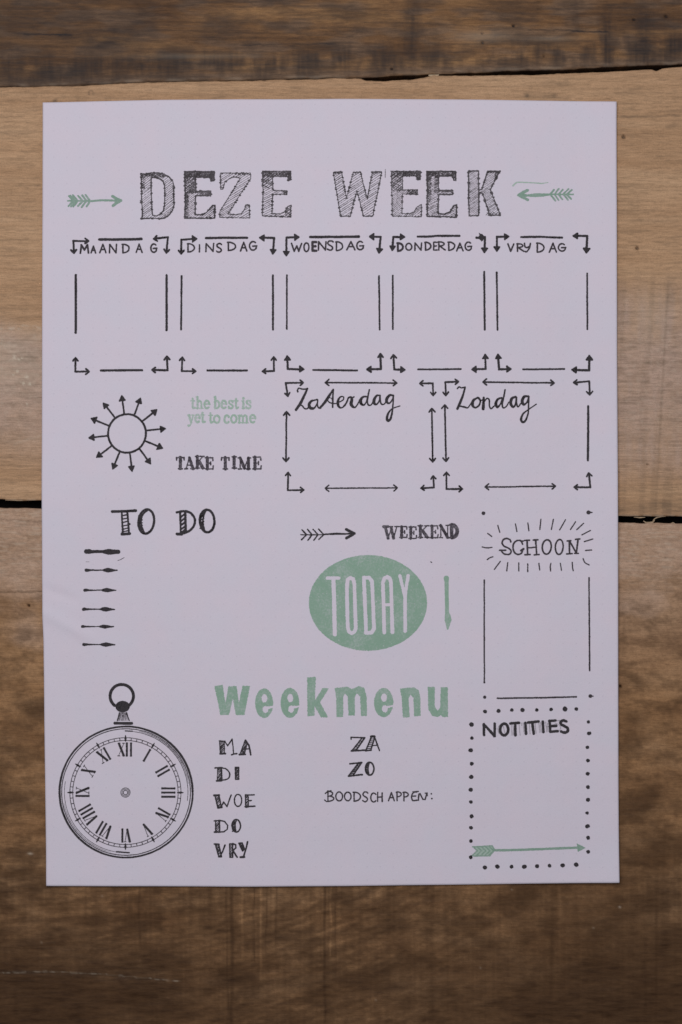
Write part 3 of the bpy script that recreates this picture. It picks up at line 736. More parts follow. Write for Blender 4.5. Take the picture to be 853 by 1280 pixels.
E_b = [(485, 102), (600, 104), (738, 104), (738, 182), (716, 184), (712, 150), (578, 148), (578, 275), (706, 278), (704, 310), (578, 308), (570, 478), (640, 482), (680, 465), (712, 415), (740, 404), (738, 510), (485, 500), (492, 300)]
W_a = [(85, 112), (158, 108), (200, 345), (262, 112), (325, 112), (385, 350), (430, 110), (515, 110), (435, 502), (352, 502), (295, 275), (235, 502), (150, 502), (120, 330)]
E_c = [(598, 105), (730, 104), (858, 102), (858, 182), (832, 184), (828, 148), (698, 148), (698, 272), (832, 270), (830, 312), (698, 308), (694, 478), (760, 480), (800, 465), (830, 420), (865, 400), (865, 508), (606, 502), (604, 300)]
E_d = [(98, 108), (220, 106), (352, 108), (352, 185), (335, 185), (330, 148), (198, 148), (198, 275), (328, 275), (326, 312), (200, 310), (195, 480), (250, 485), (300, 465), (335, 410), (362, 404), (358, 512), (100, 505), (102, 300)]
K_a = [(465, 105), (555, 100), (558, 272), (585, 265), (635, 105), (742, 105), (660, 268), (752, 495), (658, 495), (590, 302), (559, 290), (558, 498), (472, 500), (468, 300)]
def title(region, outer, inner=None, darks=(), dens=1.9, w=1.35, hmat=1, label=None, ol=1.0):
    k = Ink(region, (TITLE, HATCH), rough=.2)
    poly = outer if inner is None else outer + [outer[0]] + inner + [inner[0], outer[0]]
    k.hatch(poly, math.radians(-33 + random.uniform(-6, 6)), dens * 1.18, .74, mat=hmat)
    for box, g in darks:
        bx0, by0, bx1, by1 = box
        k.hatch([(bx0, by0), (bx1, by0), (bx1, by1), (bx0, by1)], math.radians(-40), g, 1.0, mat=0)
        k.hatch([(bx0, by0), (bx1, by0), (bx1, by1), (bx0, by1)], math.radians(28), g * 1.5, .8, mat=0)
    for ring_ in ([outer] if inner is None else [outer, inner]):
        k.line(ring_, w * ol, closed=True, wob=.45, var=.35)
        # little pen bobbles along the outline
        for p, q in zip(ring_, ring_[1:] + ring_[:1]):
            n = int(math.hypot(q[0] - p[0], q[1] - p[1]) / 34)
            for i in range(n):
                t = (i + random.random()) / max(1, n); x = p[0] + (q[0] - p[0]) * t; y = p[1] + (q[1] - p[1]) * t
                a = random.uniform(-2, 2)
                k.line([(x - 5, y + a), (x + 5, y - a)], w * random.uniform(.9, 1.6) * ol, wob=.1)
    return k.build('title_letter', page, label)
title((160, 200, TR), D_o, D_i, (((120, 122, 210, 150), 1.6), ((210, 124, 330, 158), 1.3), ((118, 150, 150, 260), 2.0)), 1.75, label='hatched capital D that starts the title')
title((160, 200, TR), E_a, None, (((508, 108, 768, 156), .95), ((738, 110, 768, 188), .9), ((508, 150, 602, 300), 1.7), ((640, 280, 738, 320), 1.4), ((508, 300, 540, 518), 1.8)), 1.6, 1.55, label='dark hatched capital E, second letter of the title')
title((260, 200, TR), Z_a, None, (((240, 118, 382, 135), 2.0),), 1.9, 1.2, label='pale hatched capital Z, third letter of the title', ol=.9)
title((260, 200, TR), E_b, None, (((485, 102, 738, 150), 1.15), ((714, 110, 740, 182), 1.1), ((485, 150, 578, 250), 2.6), ((670, 278, 706, 305), 1.4), ((690, 420, 740, 506), 2.4)), 1.9, 1.25, label='hatched capital E that ends the first title word')
title((405, 200, TR), W_a, None, (((85, 108, 158, 124), 1.3), ((430, 108, 515, 126), 1.8), ((262, 110, 325, 122), 1.9)), 2.0, 1.2, label='hatched capital W of the second title word', ol=.95)
title((405, 200, TR), E_c, None, (((600, 104, 858, 128), 1.5), ((820, 104, 858, 182), 1.15), ((700, 110, 858, 148), 1.3), ((740, 272, 832, 310), 1.7), ((598, 128, 698, 280), 2.4)), 1.6, 1.15, label='hatched capital E directly after the W of the title', ol=.95)
title((520, 200, TR), E_d, None, (((98, 106, 200, 150), 1.0), ((200, 106, 352, 148), 1.5), ((98, 150, 135, 380), 1.6), ((165, 150, 200, 300), 1.8), ((200, 272, 328, 290), 1.4)), 1.55, 1.4, label='dark hatched capital E before the K of the title')
title((520, 200, TR), K_a, None, (((635, 104, 742, 118), 1.2), ((700, 110, 725, 170), 1.3), ((620, 470, 745, 495), 2.6)), 1.7, 1.35, label='hatched capital K that ends the title')
Ink((405, 200, TR), (HATCH,)).line([(546, 88), (544, 162)], .8).build('pen_tick', page)

# ---- green arrows beside the title
def chev(k, tops, w, mat=0):
    for a, b, c in tops: k.line([a, b, c], w, mat=mat, wob=.2, var=.15)
k = Ink((70, 220, 8.53), (GREEND,), .2)
k.line([(128, 270), (375, 270)], 1.7).line([(375, 272), (500, 262), (600, 264), (695, 266)], 2.1)
chev(k, [((320, 205), (368, 268), (332, 330)), ((285, 210), (330, 270), (280, 335)), ((240, 215), (290, 272), (240, 325)), ((185, 210), (235, 270), (190, 330)), ((145, 218), (190, 270), (140, 325)), ((160, 214), (210, 272), (165, 328))], 2.0)
k.line([(608, 220), (650, 246), (696, 266), (650, 290), (612, 320)], 3.0).line([(640, 250), (680, 266), (640, 285)], 2.6)
k.build('arrow_drawing', page, 'green feathered arrow pointing right at the title')
k = Ink((630, 220, 8.53), (GREEND,), .2)
k.line([(250, 155), (200, 180), (155, 206), (200, 232), (252, 256)], 3.1).line([(225, 212), (330, 209, 34), (420, 206, 30), (490, 200, 16)], 1.8).line([(490, 200), (735, 201)], 1.6).line([(190, 206), (235, 212)], 3)
chev(k, [((532, 150), (492, 200), (545, 265)), ((582, 140), (538, 198), (580, 260)), ((627, 150), (584, 200), (622, 255)), ((687, 142), (632, 198), (680, 258)), ((722, 152), (668, 200), (715, 250))], 1.9)
k.build('arrow_drawing', page, 'green feathered arrow pointing left at the title')
Ink((630, 220, 8.53), (GREENP,), .1).line([(95, 108, 14), (125, 80, 14), (160, 71, 12), (300, 76, 10), (400, 82, 10), (470, 72, 5)], 1.2, smooth=True).build('ink_smear', page)

# ---- five weekday boxes
def day_box(nm, label, region, TLc, TRc, bar, barw, letters, verts, BLc, BRc, base, lw=1.75, extra=None):
    k = Ink(region, (INK,))
    k.line(list(bar), barw)
    for rg, a, b, w in verts: k.reg(*rg).line([a, b], w, wob=.18)
    k.reg(*base[0]).line([base[1], base[2]], base[3])
    fr = k.build('day_frame', page, label)
    for rg, c, h, v, hs, vs_, w in (TLc, TRc, BLc, BRc):
        kk = Ink(rg, (INK,)); kk.corner(c, h, v, hs, vs_, w)
        if extra and c == TRc[1]: extra(kk)
        kk.build('corner_arrow', fr)
    kt = Ink(region, (FINE,), .12)
    for ch, x0_, x1_, y0_, y1_, *ww in letters: sans(kt, ch, x0_, x1_, y0_, y1_, ww[0] if ww else lw)
    kt.build('day_name', fr, 'handwritten day name ' + nm)
    return fr
r1, r2, r3, r4, r5 = [(x, 285, 6.093) for x in (80, 215, 350, 480, 605)]
b1, b2, b3, b4, b5 = [(x, 330, 5.018) for x in (80, 220, 350, 480, 600)]
o, f = 'open', 'filled'
day_box('MAANDAG', 'arrow cornered box headed MAANDAG', r1,
    (r1, (75, 100), (188, 102), (80, 192), o, o, 2.3), (r1, (795, 73), (688, 85), (783, 190), o, o, 2.3), ((272, 90), (430, 90), (592, 85)), 2.9,
    [('M', 128, 190, 130, 193, 2.0), ('A', 210, 245, 140, 192), ('A', 276, 322, 126, 190), ('N', 350, 402, 126, 190), ('D', 446, 500, 126, 190), ('A', 552, 598, 124, 188), ('G', 662, 710, 124, 186, 1.9)],
    [(b1, (77, 72), (77, 432), 2.6), (b1, (646, 72), (646, 416), 2.5)],
    (b1, (75, 676), (160, 676), (76, 590), o, o, 2.2), (b1, (652, 668), (556, 666), (648, 582), o, o, 2.4), (b1, (236, 669), (492, 668), 2.5))
day_box('DINSDAG', 'arrow cornered box headed DINSDAG', r2,
    (r2, (74, 92), (190, 85), (74, 197), f, o, 2.3), (r2, (780, 80), (672, 76), (770, 200), f, f, 2.4), ((262, 80), (400, 78), (575, 78)), 2.5,
    [('D', 120, 175, 122, 186), ('I', 195, 230, 132, 184), ('N', 262, 320, 122, 182), ('S', 342, 382, 122, 186), ('D', 425, 488, 112, 175), ('A', 525, 572, 112, 178), ('G', 590, 648, 106, 172)],
    [(b1, (740, 78), (737, 412), 2.1), (b2, (610, 73), (610, 413), 2.2)],
    (b2, (38, 672), (125, 674), (42, 587), o, o, 2.1), (b2, (616, 672), (545, 674), (615, 585), o, o, 2.1), (b2, (200, 669), (448, 669), 2.3))
day_box('WOENSDAG', 'arrow cornered box headed WOENSDAG', r3,
    (r3, (52, 75), (145, 72), (50, 213), f, f, 2.3), (r3, (768, 70), (684, 68), (755, 192), f, f, 2.4), ((232, 71), (420, 70), (602, 68)), 2.8,
    [('W', 90, 166, 120, 180), ('O', 184, 222, 116, 182), ('E', 246, 278, 110, 176, 2.6), ('N', 294, 352, 106, 170), ('S', 362, 408, 100, 170), ('D', 426, 480, 108, 174), ('A', 510, 572, 106, 168), ('G', 584, 638, 104, 168)],
    [(b2, (697, 72), (697, 409), 1.8), (b3, (622, 77), (626, 413), 1.9)],
    (b2, (703, 660), (803, 662), (699, 578), f, f, 2.3), (b3, (634, 660), (546, 662), (630, 566), f, o, 2.4), (b3, (210, 666), (485, 669), 2.2))
def donder_extra(kk): kk.poly([(722, 38), (775, 70), (742, 108)]).line([(704, 77), (742, 77)], 2.6)
day_box('DONDERDAG', 'arrow cornered box headed DONDERDAG', r4,
    (r4, (72, 70), (157, 72), (64, 172), f, f, 2.4), (r4, (770, 72), (722, 76), (765, 188), o, f, 2.5), ((258, 69), (360, 68), (400, 63), (575, 63)), 2.4,
    [('D', 102, 146, 118, 178, 2.3), ('O', 167, 212, 120, 172), ('N', 236, 286, 118, 172), ('D', 312, 358, 112, 172, 1.9), ('E', 376, 405, 112, 170), ('R', 414, 466, 108, 170), ('D', 488, 540, 110, 172), ('A', 554, 602, 118, 176), ('G', 616, 668, 110, 172)],
    [(b4, (56, 74), (56, 410), 1.9), (b4, (628, 52), (632, 413), 2.2)],
    (b3, (718, 662), (784, 665), (712, 572), f, o, 2.3), (b4, (638, 660), (552, 662), (635, 568), f, f, 2.2), (b4, (214, 662), (483, 660), 2.0), extra=donder_extra)
day_box('VRYDAG', 'arrow cornered box headed VRYDAG', r5,
    (r5, (98, 70), (188, 68), (98, 178), f, f, 2.3), (r5, (785, 65), (680, 62), (778, 190), f, f, 2.6), ((282, 72), (420, 69), (500, 73), (595, 76)), 2.3,
    [('V', 182, 226, 124, 180), ('R', 250, 302, 122, 180), ('Y', 308, 358, 120, 182), ('D', 400, 458, 118, 186), ('A', 497, 552, 118, 186), ('G', 564, 622, 122, 178)],
    [(b4, (707, 56), (712, 415), 2.0), (b5, (671, 62), (673, 410), 1.9)],
    (b4, (722, 662), (796, 660), (714, 568), f, f, 2.4), (b5, (684, 668), (578, 664), (685, 576), f, f, 2.5), (b5, (271, 662), (530, 659), 2.0))

# ---- weekend boxes
Zr, Qr, Zl, Ql = (345, 465, 5.018), (540, 465, 4.062), (345, 500, 3.877), (540, 500, 3.877)
k = Ink(Zl, (INK,))
k.darrow((52, 58), (50, 298), 1.9).darrow((755, 42), (760, 300), 1.9).darrow((240, 428), (588, 426), 1.6)
k.reg(*Zr).darrow((312, 68), (758, 70), 1.8)
za = k.build('day_frame', page, 'wider box of double headed arrows headed Zaterdag')
for rg, c, h, v in ((Zr, (62, 70), (172, 68), (76, 152)), (Zl, (58, 438), (135, 436), (60, 352)), (Zl, (766, 424), (703, 428), (762, 368)), ((0, 0, 1), (541, 479.5), (525, 479.5), (541.5, 494.5))):
    Ink(rg, (INK,)).corner(c, h, v, o, o, 2.0).build('corner_arrow', za)
k = Ink(Zr, (INK,), .12)
def cur(*a, w=1.4): k.line([(q[0], q[1], q[2] * 1.18) for q in a], w, smooth=len(a) > 2, wob=.1, var=.08)
def cz(*a): k.line(list(a), 2, smooth=len(a) > 2, wob=.06, var=.05)
k.reg(365, 480, 12.186)
cz((92, 122, 22), (88, 95, 21), (108, 66, 19), (150, 78, 19), (200, 82, 21), (238, 72, 25))
cz((238, 75, 25), (190, 180, 33), (130, 300, 37), (65, 395, 32))
cz((130, 325, 15), (160, 335, 20), (195, 375, 20), (235, 378, 19), (262, 345, 19))
cz((345, 248, 19), (292, 268, 31), (264, 318, 39), (282, 364, 41), (322, 378, 32))
cz((340, 250, 19), (393, 242, 22), (385, 300, 18), (352, 358, 22), (325, 375, 26))
cz((392, 246, 17), (390, 318, 19), (408, 364, 21), (440, 368, 24))
cz((425, 370, 25), (500, 285, 35), (570, 180, 33), (632, 85, 21))
cz((632, 90, 23), (626, 200, 22), (622, 355, 23))
cz((545, 250, 17), (570, 216, 13), (604, 220, 13), (614, 246, 12))
cz((545, 255, 17), (580, 285, 18), (630, 300, 17), (680, 300, 15))
cz((690, 285, 17), (740, 270, 17), (785, 238, 18), (788, 200, 18), (750, 195, 19), (715, 230, 28), (700, 290, 36), (716, 345, 32), (757, 366, 19), (810, 330, 17), (852, 255, 17))
k.reg(430, 480, 11.373)
cz((-12, 330, 17), (30, 275, 17), (66, 198, 18)); cz((60, 200, 18), (98, 190, 26), (114, 220, 34), (104, 280, 42), (125, 323, 32), (160, 335, 19), (195, 290, 17), (228, 222, 17)); cz((112, 222, 18), (124, 198, 17), (146, 184, 18))
cz((325, 180, 19), (272, 188, 26), (240, 230, 36), (246, 280, 36), (285, 300, 22), (320, 255, 17), (336, 185, 18)); cz((362, 84, 19), (345, 170, 20), (334, 250, 20), (348, 300, 20), (385, 300, 17), (412, 262, 17))
cz((512, 162, 20), (465, 170, 27), (430, 228, 37), (430, 275, 34), (465, 291, 21), (503, 240, 18), (515, 165, 20)); cz((515, 165, 20), (518, 240, 19), (535, 288, 19), (570, 290, 17), (602, 252, 17))
cz((702, 165, 20), (652, 162, 29), (612, 208, 37), (610, 255, 34), (645, 276, 21), (688, 226, 17), (705, 165, 20))
cz((705, 165, 20), (700, 260, 18), (690, 380, 22), (667, 486, 28), (634, 524, 32), (612, 495, 32), (630, 420, 25), (680, 357, 17), (740, 332, 15), (796, 315, 16))
k.build('day_name', za, 'brush lettered day name Zaterdag')
k = Ink(Ql, (INK,))
k.darrow((62, 25), (68, 298), 1.9).darrow((258, 422), (598, 418), 1.7).line([(756, 31), (756, 160), (754, 293)], 2.4)
k.reg(*Qr).darrow((260, 52), (620, 56), 1.9)
zo = k.build('day_frame', page, 'wider box of double headed arrows headed Zondag')
for rg, c, h, v in ((Qr, (68, 52), (134, 50), (70, 119)), (Qr, (798, 48), (720, 54), (800, 116)), (Ql, (70, 432), (147, 431), (70, 351)), (Ql, (766, 424), (689, 422), (758, 355))):
    Ink(rg, (INK,)).corner(c, h, v, o, o, 2.1).build('corner_arrow', zo)
k = Ink(Qr, (INK,), .12)
k.reg(565, 478, 7.755)
cz((52, 62, 11), (68, 45, 13), (95, 54, 12), (128, 48, 14)); cz((128, 48, 14), (105, 130, 18), (78, 200, 22), (52, 258, 20)); cz((80, 232, 13), (120, 240, 15), (150, 248, 12), (175, 220, 11), (204, 172, 11))
cz((236, 155, 15), (205, 180, 23), (200, 224, 23), (225, 246, 15), (260, 225, 15), (275, 182, 15), (256, 152, 18), (236, 155, 15)); cz((272, 178, 11), (310, 168, 13))
cz((308, 150, 19), (302, 256, 25)); cz((310, 190, 11), (340, 156, 12), (362, 175, 13), (362, 225, 13), (378, 255, 13), (410, 230, 11))
cz((484, 150, 13), (445, 164, 19), (425, 208, 25), (440, 241, 19), (470, 210, 13), (488, 155, 13)); cz((515, 72, 13), (500, 150, 15), (487, 215, 15), (498, 248, 13), (525, 235, 11), (552, 192, 11))
cz((616, 140, 17), (580, 158, 23), (570, 205, 25), (590, 239, 19), (615, 215, 15), (625, 148, 17)); cz((625, 150, 16), (625, 200, 15), (640, 238, 13), (668, 202, 11))
cz((742, 135, 15), (700, 140, 23), (680, 185, 27), (696, 216, 20), (725, 195, 13), (745, 140, 15)); cz((745, 140, 15), (742, 230, 13), (738, 300, 13), (715, 365, 17), (689, 388, 19), (669, 360, 21), (690, 305, 15), (745, 262, 11), (816, 212, 11))
k.build('day_name', zo, 'brush lettered day name Zondag')

# ---- sun of arrows
SR = (105, 485, 7.755)
k = Ink(SR, (INK,)); k.ring(422, 442, 183, 186, 2.3)
sun = k.build('sun_drawing', page, 'black sun drawn as a circle with twelve arrow rays')
for a, b in (((395, 250), (372, 78)), ((492, 268), (552, 102)), ((570, 325), (709, 214)), ((610, 412), (792, 395)), ((600, 515), (765, 584)), ((543, 592), (650, 735)), ((450, 630), (472, 806)), ((352, 622), (286, 784)), ((272, 565), (130, 672)), ((235, 465), (56, 486)), ((240, 365), (78, 298)), ((303, 285), (194, 150))):
    k = Ink(SR, (INK,)); e = tuple(np.array(b) + (np.array(a) - b) * .25)
    k.line([a, e], 2.0); k.head(b, a, 5.8, 3.3, 'filled', 2.0); k.build('arrow_ray', sun)

# ---- stamped phrases
k = Ink((225, 485, 7.755), (GREENP,), .22)
for ch, a, b in (('t', 108, 150), ('h', 160, 226), ('e', 236, 292), ('b', 334, 390), ('e', 400, 456), ('s', 470, 522), ('t', 528, 570), ('i', 602, 632), ('s', 640, 694)): serif(k, ch, a, b, 122, 200, 2.7)
for ch, a, b, yo in (('y', 80, 140, 0), ('e', 148, 198, -2), ('t', 206, 246, -2), ('t', 282, 322, 2), ('o', 328, 392, 4), ('c', 428, 484, 4), ('o', 494, 556, 2), ('m', 566, 666, 2), ('e', 678, 738, 0)): serif(k, ch, a, b, 260 + yo, 338 + yo, 2.7)
k.build('stamped_phrase', page, 'pale green stamped words the best is yet to come')
k = Ink((215, 560, 7.108), (STAMPK,), .2)
for ch, a, b, y0_, y1_ in (('T', 44, 112, 80, 188), ('A', 118, 204, 84, 188), ('K', 212, 288, 72, 182), ('E', 300, 370, 84, 190), ('T', 442, 510, 82, 190), ('I', 532, 578, 76, 182), ('M', 592, 700, 86, 190), ('E', 722, 796, 78, 190)): serif(k, ch, a, b, y0_, y1_, 3.3)
k.build('stamped_phrase', page, 'black stamped words TAKE TIME')

# ---- TO DO
k = Ink((95, 630, 4.611), (INK,))
k.line([(212, 44), (280, 42), (347, 38)], 2.9)
k.line([(267, 50), (273, 172)], 2.1).line([(300, 50), (304, 110), (308, 170)], 2.1).line([(268, 174), (312, 171)], 3.0)
for y in (64, 84, 104, 124, 142, 158): k.line([(268, y + 4), (304, y - 4)], 1.4)
k.line([(304, 112), (312, 116)], 2)
k.ring(408, 101, 45, 70, 2.6, rot=.12).line([(414, 36), (384, 68), (378, 112), (394, 164)], 1.9, smooth=True)
for y in (62, 78, 94, 110, 126, 142): k.line([(366, y + 5), (384, y - 2)], 1.5)
k.line([(370, 70), (364, 110), (376, 150)], 3.0, smooth=True)
k.line([(602, 52), (606, 168)], 2.2).line([(632, 48), (636, 164)], 2.6).line([(584, 48), (620, 42), (660, 50), (686, 84), (682, 124), (658, 152), (628, 166), (586, 175)], 2.6, smooth=True)
for y in (66, 90, 114, 138, 158): k.line([(606, y + 10), (634, y - 12)], 2.1)
k.line([(584, 172), (612, 174)], 3)
k.ring(758, 98, 42, 65, 2.7, rot=-.05).line([(752, 36), (738, 66), (734, 110), (744, 156)], 1.9, smooth=True)
for y in (56, 72, 88, 104, 120, 136): k.line([(718, y + 4), (738, y - 3)], 1.6)
k.line([(728, 60), (718, 96), (730, 140)], 2.6, smooth=True)
k.build('heading', page, 'black hand drawn heading TO DO')

# ---- bullets under TO DO
BR_ = (90, 675, 9.14)
Ink(BR_, (INK,), .14).line([(170, 131, 44), (205, 131, 44), (240, 132, 32), (300, 132, 30), (350, 132, 28), (385, 133, 42), (430, 134, 56), (480, 134, 46), (535, 134, 40)], 3, smooth=True, var=.03).build('bullet_arrow', page, 'thickest of the six bullet marks, right under TO DO')
for bx, by, th in ((155, 344, 1.0), (140, 572, .95), (125, 790, 1.0), (112, 988, .85), (128, 1193, .95)):
    Ink(BR_, (INK,), .12).line([(bx + 12, by, 32 * th), (bx + 28, by, 30 * th), (bx + 60, by, 20 * th), (bx + 120, by, 14 * th), (bx + 195, by, 13 * th), (bx + 225, by, 30 * th), (bx + 262, by, 44 * th), (bx + 300, by + 1, 32 * th), (bx + 340, by + 2, 18 * th), (bx + 366, by + 2, 12)], 2, smooth=True, var=.04).build('bullet_arrow', page)
Ink(BR_, (PENCIL, FINE), .1).line([(528, 234, 6), (560, 224, 9), (602, 198, 7)], .9, mat=1).line([(165, 250), (200, 250)], .8).build('pen_tick', page)

# ---- black arrow and WEEKEND
k = Ink((370, 645, 4.062), (INK,), .2)
k.line([(26, 95), (140, 95)], 1.3).line([(138, 94, 6), (200, 90, 10), (250, 91, 7), (292, 89, 8)], 2.0).line([(256, 68), (280, 80), (298, 88), (280, 99), (257, 112)], 3.0)
chev(k, [((32, 70), (54, 95), (30, 120)), ((60, 68), (82, 95), (62, 122)), ((88, 68), (112, 95), (92, 123)), ((116, 66), (142, 94), (118, 118))], 1.6)
k.build('arrow_drawing', page, 'black feathered arrow pointing right at WEEKEND')
k = Ink((370, 645, 4.062), (STAMPK,), .2)
for ch, a, b, y0_, y1_ in (('W', 446, 520, 52, 116), ('E', 528, 565, 52, 110), ('E', 574, 612, 54, 116), ('K', 620, 674, 48, 110), ('E', 682, 722, 48, 112), ('N', 728, 778, 46, 112), ('D', 780, 824, 42, 112)): serif(k, ch, a, b, y0_, y1_, 3.1 if ch != 'D' else 3.7)
k.line([(446, 54), (468, 54)], 3.0)
k.build('stamped_phrase', page, 'black stamped word WEEKEND')

# ---- TODAY oval
k = Ink((380, 685, 4.265), (GREEN,), .22)
k.ell(342, 292, 315, 255)
def er(pts, w=3.9, s=False): k.line(pts, w, smooth=s, mat=-1, wob=.15, var=.08)
er([(126, 160), (187, 160)], 3.4); er([(158, 162), (162, 300), (165, 460)], 4.3)
er([(230, 200), (234, 168), (248, 158), (263, 164), (269, 190), (273, 300), (277, 425), (270, 446), (254, 454), (240, 444), (234, 420), (231, 300), (230, 200)], 3.9)
er([(320, 156), (326, 300), (332, 450)], 3.9); er([(322, 157), (348, 158), (363, 176), (369, 300), (374, 430), (362, 450), (332, 452)], 3.9)
er([(429, 450), (425, 300), (421, 182), (430, 160), (444, 153), (458, 162), (464, 185), (468, 300), (472, 448)], 3.9); er([(427, 302), (467, 300)], 3.2)
er([(512, 147), (526, 205), (537, 256)], 3.5); er([(556, 147), (546, 205), (539, 258), (540, 442)], 3.6)
rs = random.getstate(); random.seed(5)
for _ in range(60):
    a = random.random() * 6.28; r_ = random.random() ** .5 * .96
    x_, y_ = 342 + 315 * r_ * math.cos(a), 292 + 255 * r_ * math.sin(a)
    k.ell(x_, y_, 1.6, 1.6, mat=-1)
random.setstate(rs)
k.build('oval_stamp', page, 'sage green oval stamp with TODAY left blank in tall letters')
k = Ink((380, 685, 4.265), (GREEN,), .12)
k.line([(759, 162, 24), (760, 180, 19), (762, 260, 17), (763, 345, 18), (766, 362, 26), (768, 382, 30), (767, 408, 18), (766, 430, 8)], 4, smooth=False, var=.04).build('arrow_drawing', page, 'short green downward arrow right of the oval stamp')
Ink((380, 685, 4.265), (FINE,), .1).line([(676, 74), (681, 76)], 1.2).build('pen_tick', page)

# ---- SCHOON
HR = (595, 630, 5.331)
k = Ink(HR, (FINE,), .12)
def cs(pts, w=1.85, s=True): k.line(pts, w, smooth=s)
cs([(232, 252), (226, 238), (205, 230), (182, 238), (174, 262), (190, 282), (218, 294), (234, 314), (222, 334), (192, 334), (174, 320), (168, 308)]); cs([(158, 308), (198, 308)], 1.8, False)
cs([(310, 268), (300, 246), (278, 242), (254, 258), (246, 290), (256, 322), (278, 336), (302, 328), (312, 302)]); cs([(300, 310), (316, 300)], 2.4, False); cs([(296, 246), (314, 246)], 1.8, False)
cs([(340, 242), (344, 336)], 2.0, False); cs([(396, 240), (404, 336)], 1.9, False); cs([(344, 292), (400, 288)], 1.7, False)
for a, b in (((324, 242), (356, 240)), ((382, 240), (412, 238)), ((326, 338), (360, 336)), ((388, 338), (420, 336)), ((603, 332), (640, 330)), ((608, 246), (632, 244)), ((662, 236), (690, 233)), ((656, 328), (680, 328))): cs([a, b], 1.8, False)
k.ring(471, 286, 30, 48, 1.9, rot=.08); k.ring(554, 286, 26, 50, 1.8, rot=.06)
cs([(622, 330), (622, 246), (668, 326), (678, 236)], 1.9, False)
hd = k.build('heading', page, 'outlined capitals SCHOON inside a burst of short strokes')
RAYS = [((145, 143), (158, 188)), ((262, 132), (272, 183)), ((346, 126), (352, 178)), ((432, 102), (425, 170)), ((515, 102), (502, 170)), ((596, 105), (557, 172)), ((662, 118), (628, 170)), ((715, 128), (670, 170)), ((760, 176), (705, 206)), ((775, 233), (720, 250)), ((768, 306), (728, 310)), ((712, 365), (722, 387), (750, 405)), ((640, 388), (641, 415), (646, 445)), ((560, 395), (568, 442)), ((498, 395), (494, 418), (496, 445)), ((418, 395), (424, 440)), ((344, 398), (344, 450)), ((284, 392), (285, 445)), ((212, 390), (206, 445)), ((162, 382), (122, 435)), ((112, 352), (92, 358), (75, 370)), ((106, 290), (72, 292), (42, 286)), ((104, 216), (90, 204), (78, 197))]
for r_ in RAYS: Ink(HR, (FINE,), .1).line(list(r_), 1.35, smooth=len(r_) > 2).build('burst_stroke', hd)
FR = (580, 620, 4.265)
k = Ink(FR, (FINE,), .12)
k.line([(108, 448), (108, 700), (108, 990)], 1.6).line([(664, 435), (666, 640), (668, 930)], 1.7).line([(178, 1077), (400, 1074), (598, 1069)], 1.8)
for x, y, r_ in ((104, 92, 10), (662, 88, 11), (110, 1071, 9), (672, 1065, 10), (108, 992, 6)): k.ell(x, y, r_, r_)
k.line([(664, 88), (680, 88)], 1.6).line([(672, 1066), (686, 1066)], 1.4)
k.build('list_frame', page, 'thin ruled frame below the word SCHOON')

# ---- weekmenu
G1, G2 = (260, 840, 5.331), (410, 840, 5.331)
k = Ink(G1, (GREEN,), .26)
k.poly([(45, 92), (100, 85), (118, 205), (138, 95), (192, 92), (208, 205), (232, 90), (282, 92), (245, 285), (188, 285), (167, 175), (142, 285), (85, 285)])
def ee(cx, cy, rx, ry):
    k.ell(cx, cy, rx, ry)
    k.ell(cx + 2, cy - 32, 19, 28, mat=-1); k.ell(cx + 8, cy + 42, 19, 24, mat=-1)
    k.poly([(cx - 8, cy + 24), (cx + 66, cy + 16), (cx + 66, cy + 26), (cx + 20, cy + 40)], -1)
    k.poly([(cx - 30, cy - 4), (cx + 40, cy - 4), (cx + 36, cy + 13), (cx - 30, cy + 20)])
ee(376, 206, 60, 98); ee(548, 204, 62, 100)
k.poly([(662, 35), (720, 30), (714, 188), (765, 105), (806, 108), (748, 200), (802, 300), (755, 300), (712, 228), (712, 290), (665, 292)])
k.reg(*G2)
k.poly([(45, 105), (98, 100), (128, 95), (160, 112), (208, 92), (243, 105), (258, 160), (260, 290), (222, 292), (214, 160), (192, 140), (180, 165), (180, 288), (138, 288), (132, 160), (114, 140), (103, 165), (103, 298), (58, 298), (55, 170)])
ee(372, 202, 64, 97)
k.poly([(480, 110), (530, 104), (575, 100), (604, 120), (616, 170), (618, 292), (575, 295), (570, 170), (552, 150), (538, 170), (545, 300), (500, 303), (492, 170)])
k.poly([(665, 98), (712, 98), (712, 230), (730, 256), (748, 235), (752, 100), (798, 100), (800, 298), (765, 300), (755, 285), (730, 298), (695, 290), (670, 250)])
k.build('heading', page, 'thick sage green stamped word weekmenu')

# ---- day abbreviations
def word(name, label, fn, rg=(0, 0, 1)):
    global k
    k = Ink(rg, (INK,), .14); fn(); k.build(name, page, label)
def fat(poly, gap=1.25, w=1.25, hw=.95):
    k.line(poly, w, closed=True, wob=.15); k.hatch(poly, math.radians(-50), gap, hw)
L1, L2 = (260, 915, 12.186), (260, 985, 12.186)
def f_ma():
    fat([(182, 130), (255, 132), (258, 325), (192, 328)]); k.line([(180, 132), (265, 136)], 1.6).line([(190, 328), (270, 325)], 1.9)
    k.line([(262, 142), (305, 203), (372, 102), (384, 210), (395, 325)], 1.4).line([(366, 342), (402, 328), (442, 324)], 1.7)
    fat([(570, 122), (606, 150), (560, 332), (490, 336)], 1.0); k.line([(575, 120), (630, 200), (656, 342)], 1.8).line([(560, 256), (625, 250)], 1.4).line([(484, 338), (572, 334)], 2.0)
word('list_word', 'hatched letters MA, top of the left menu column', f_ma, L1)
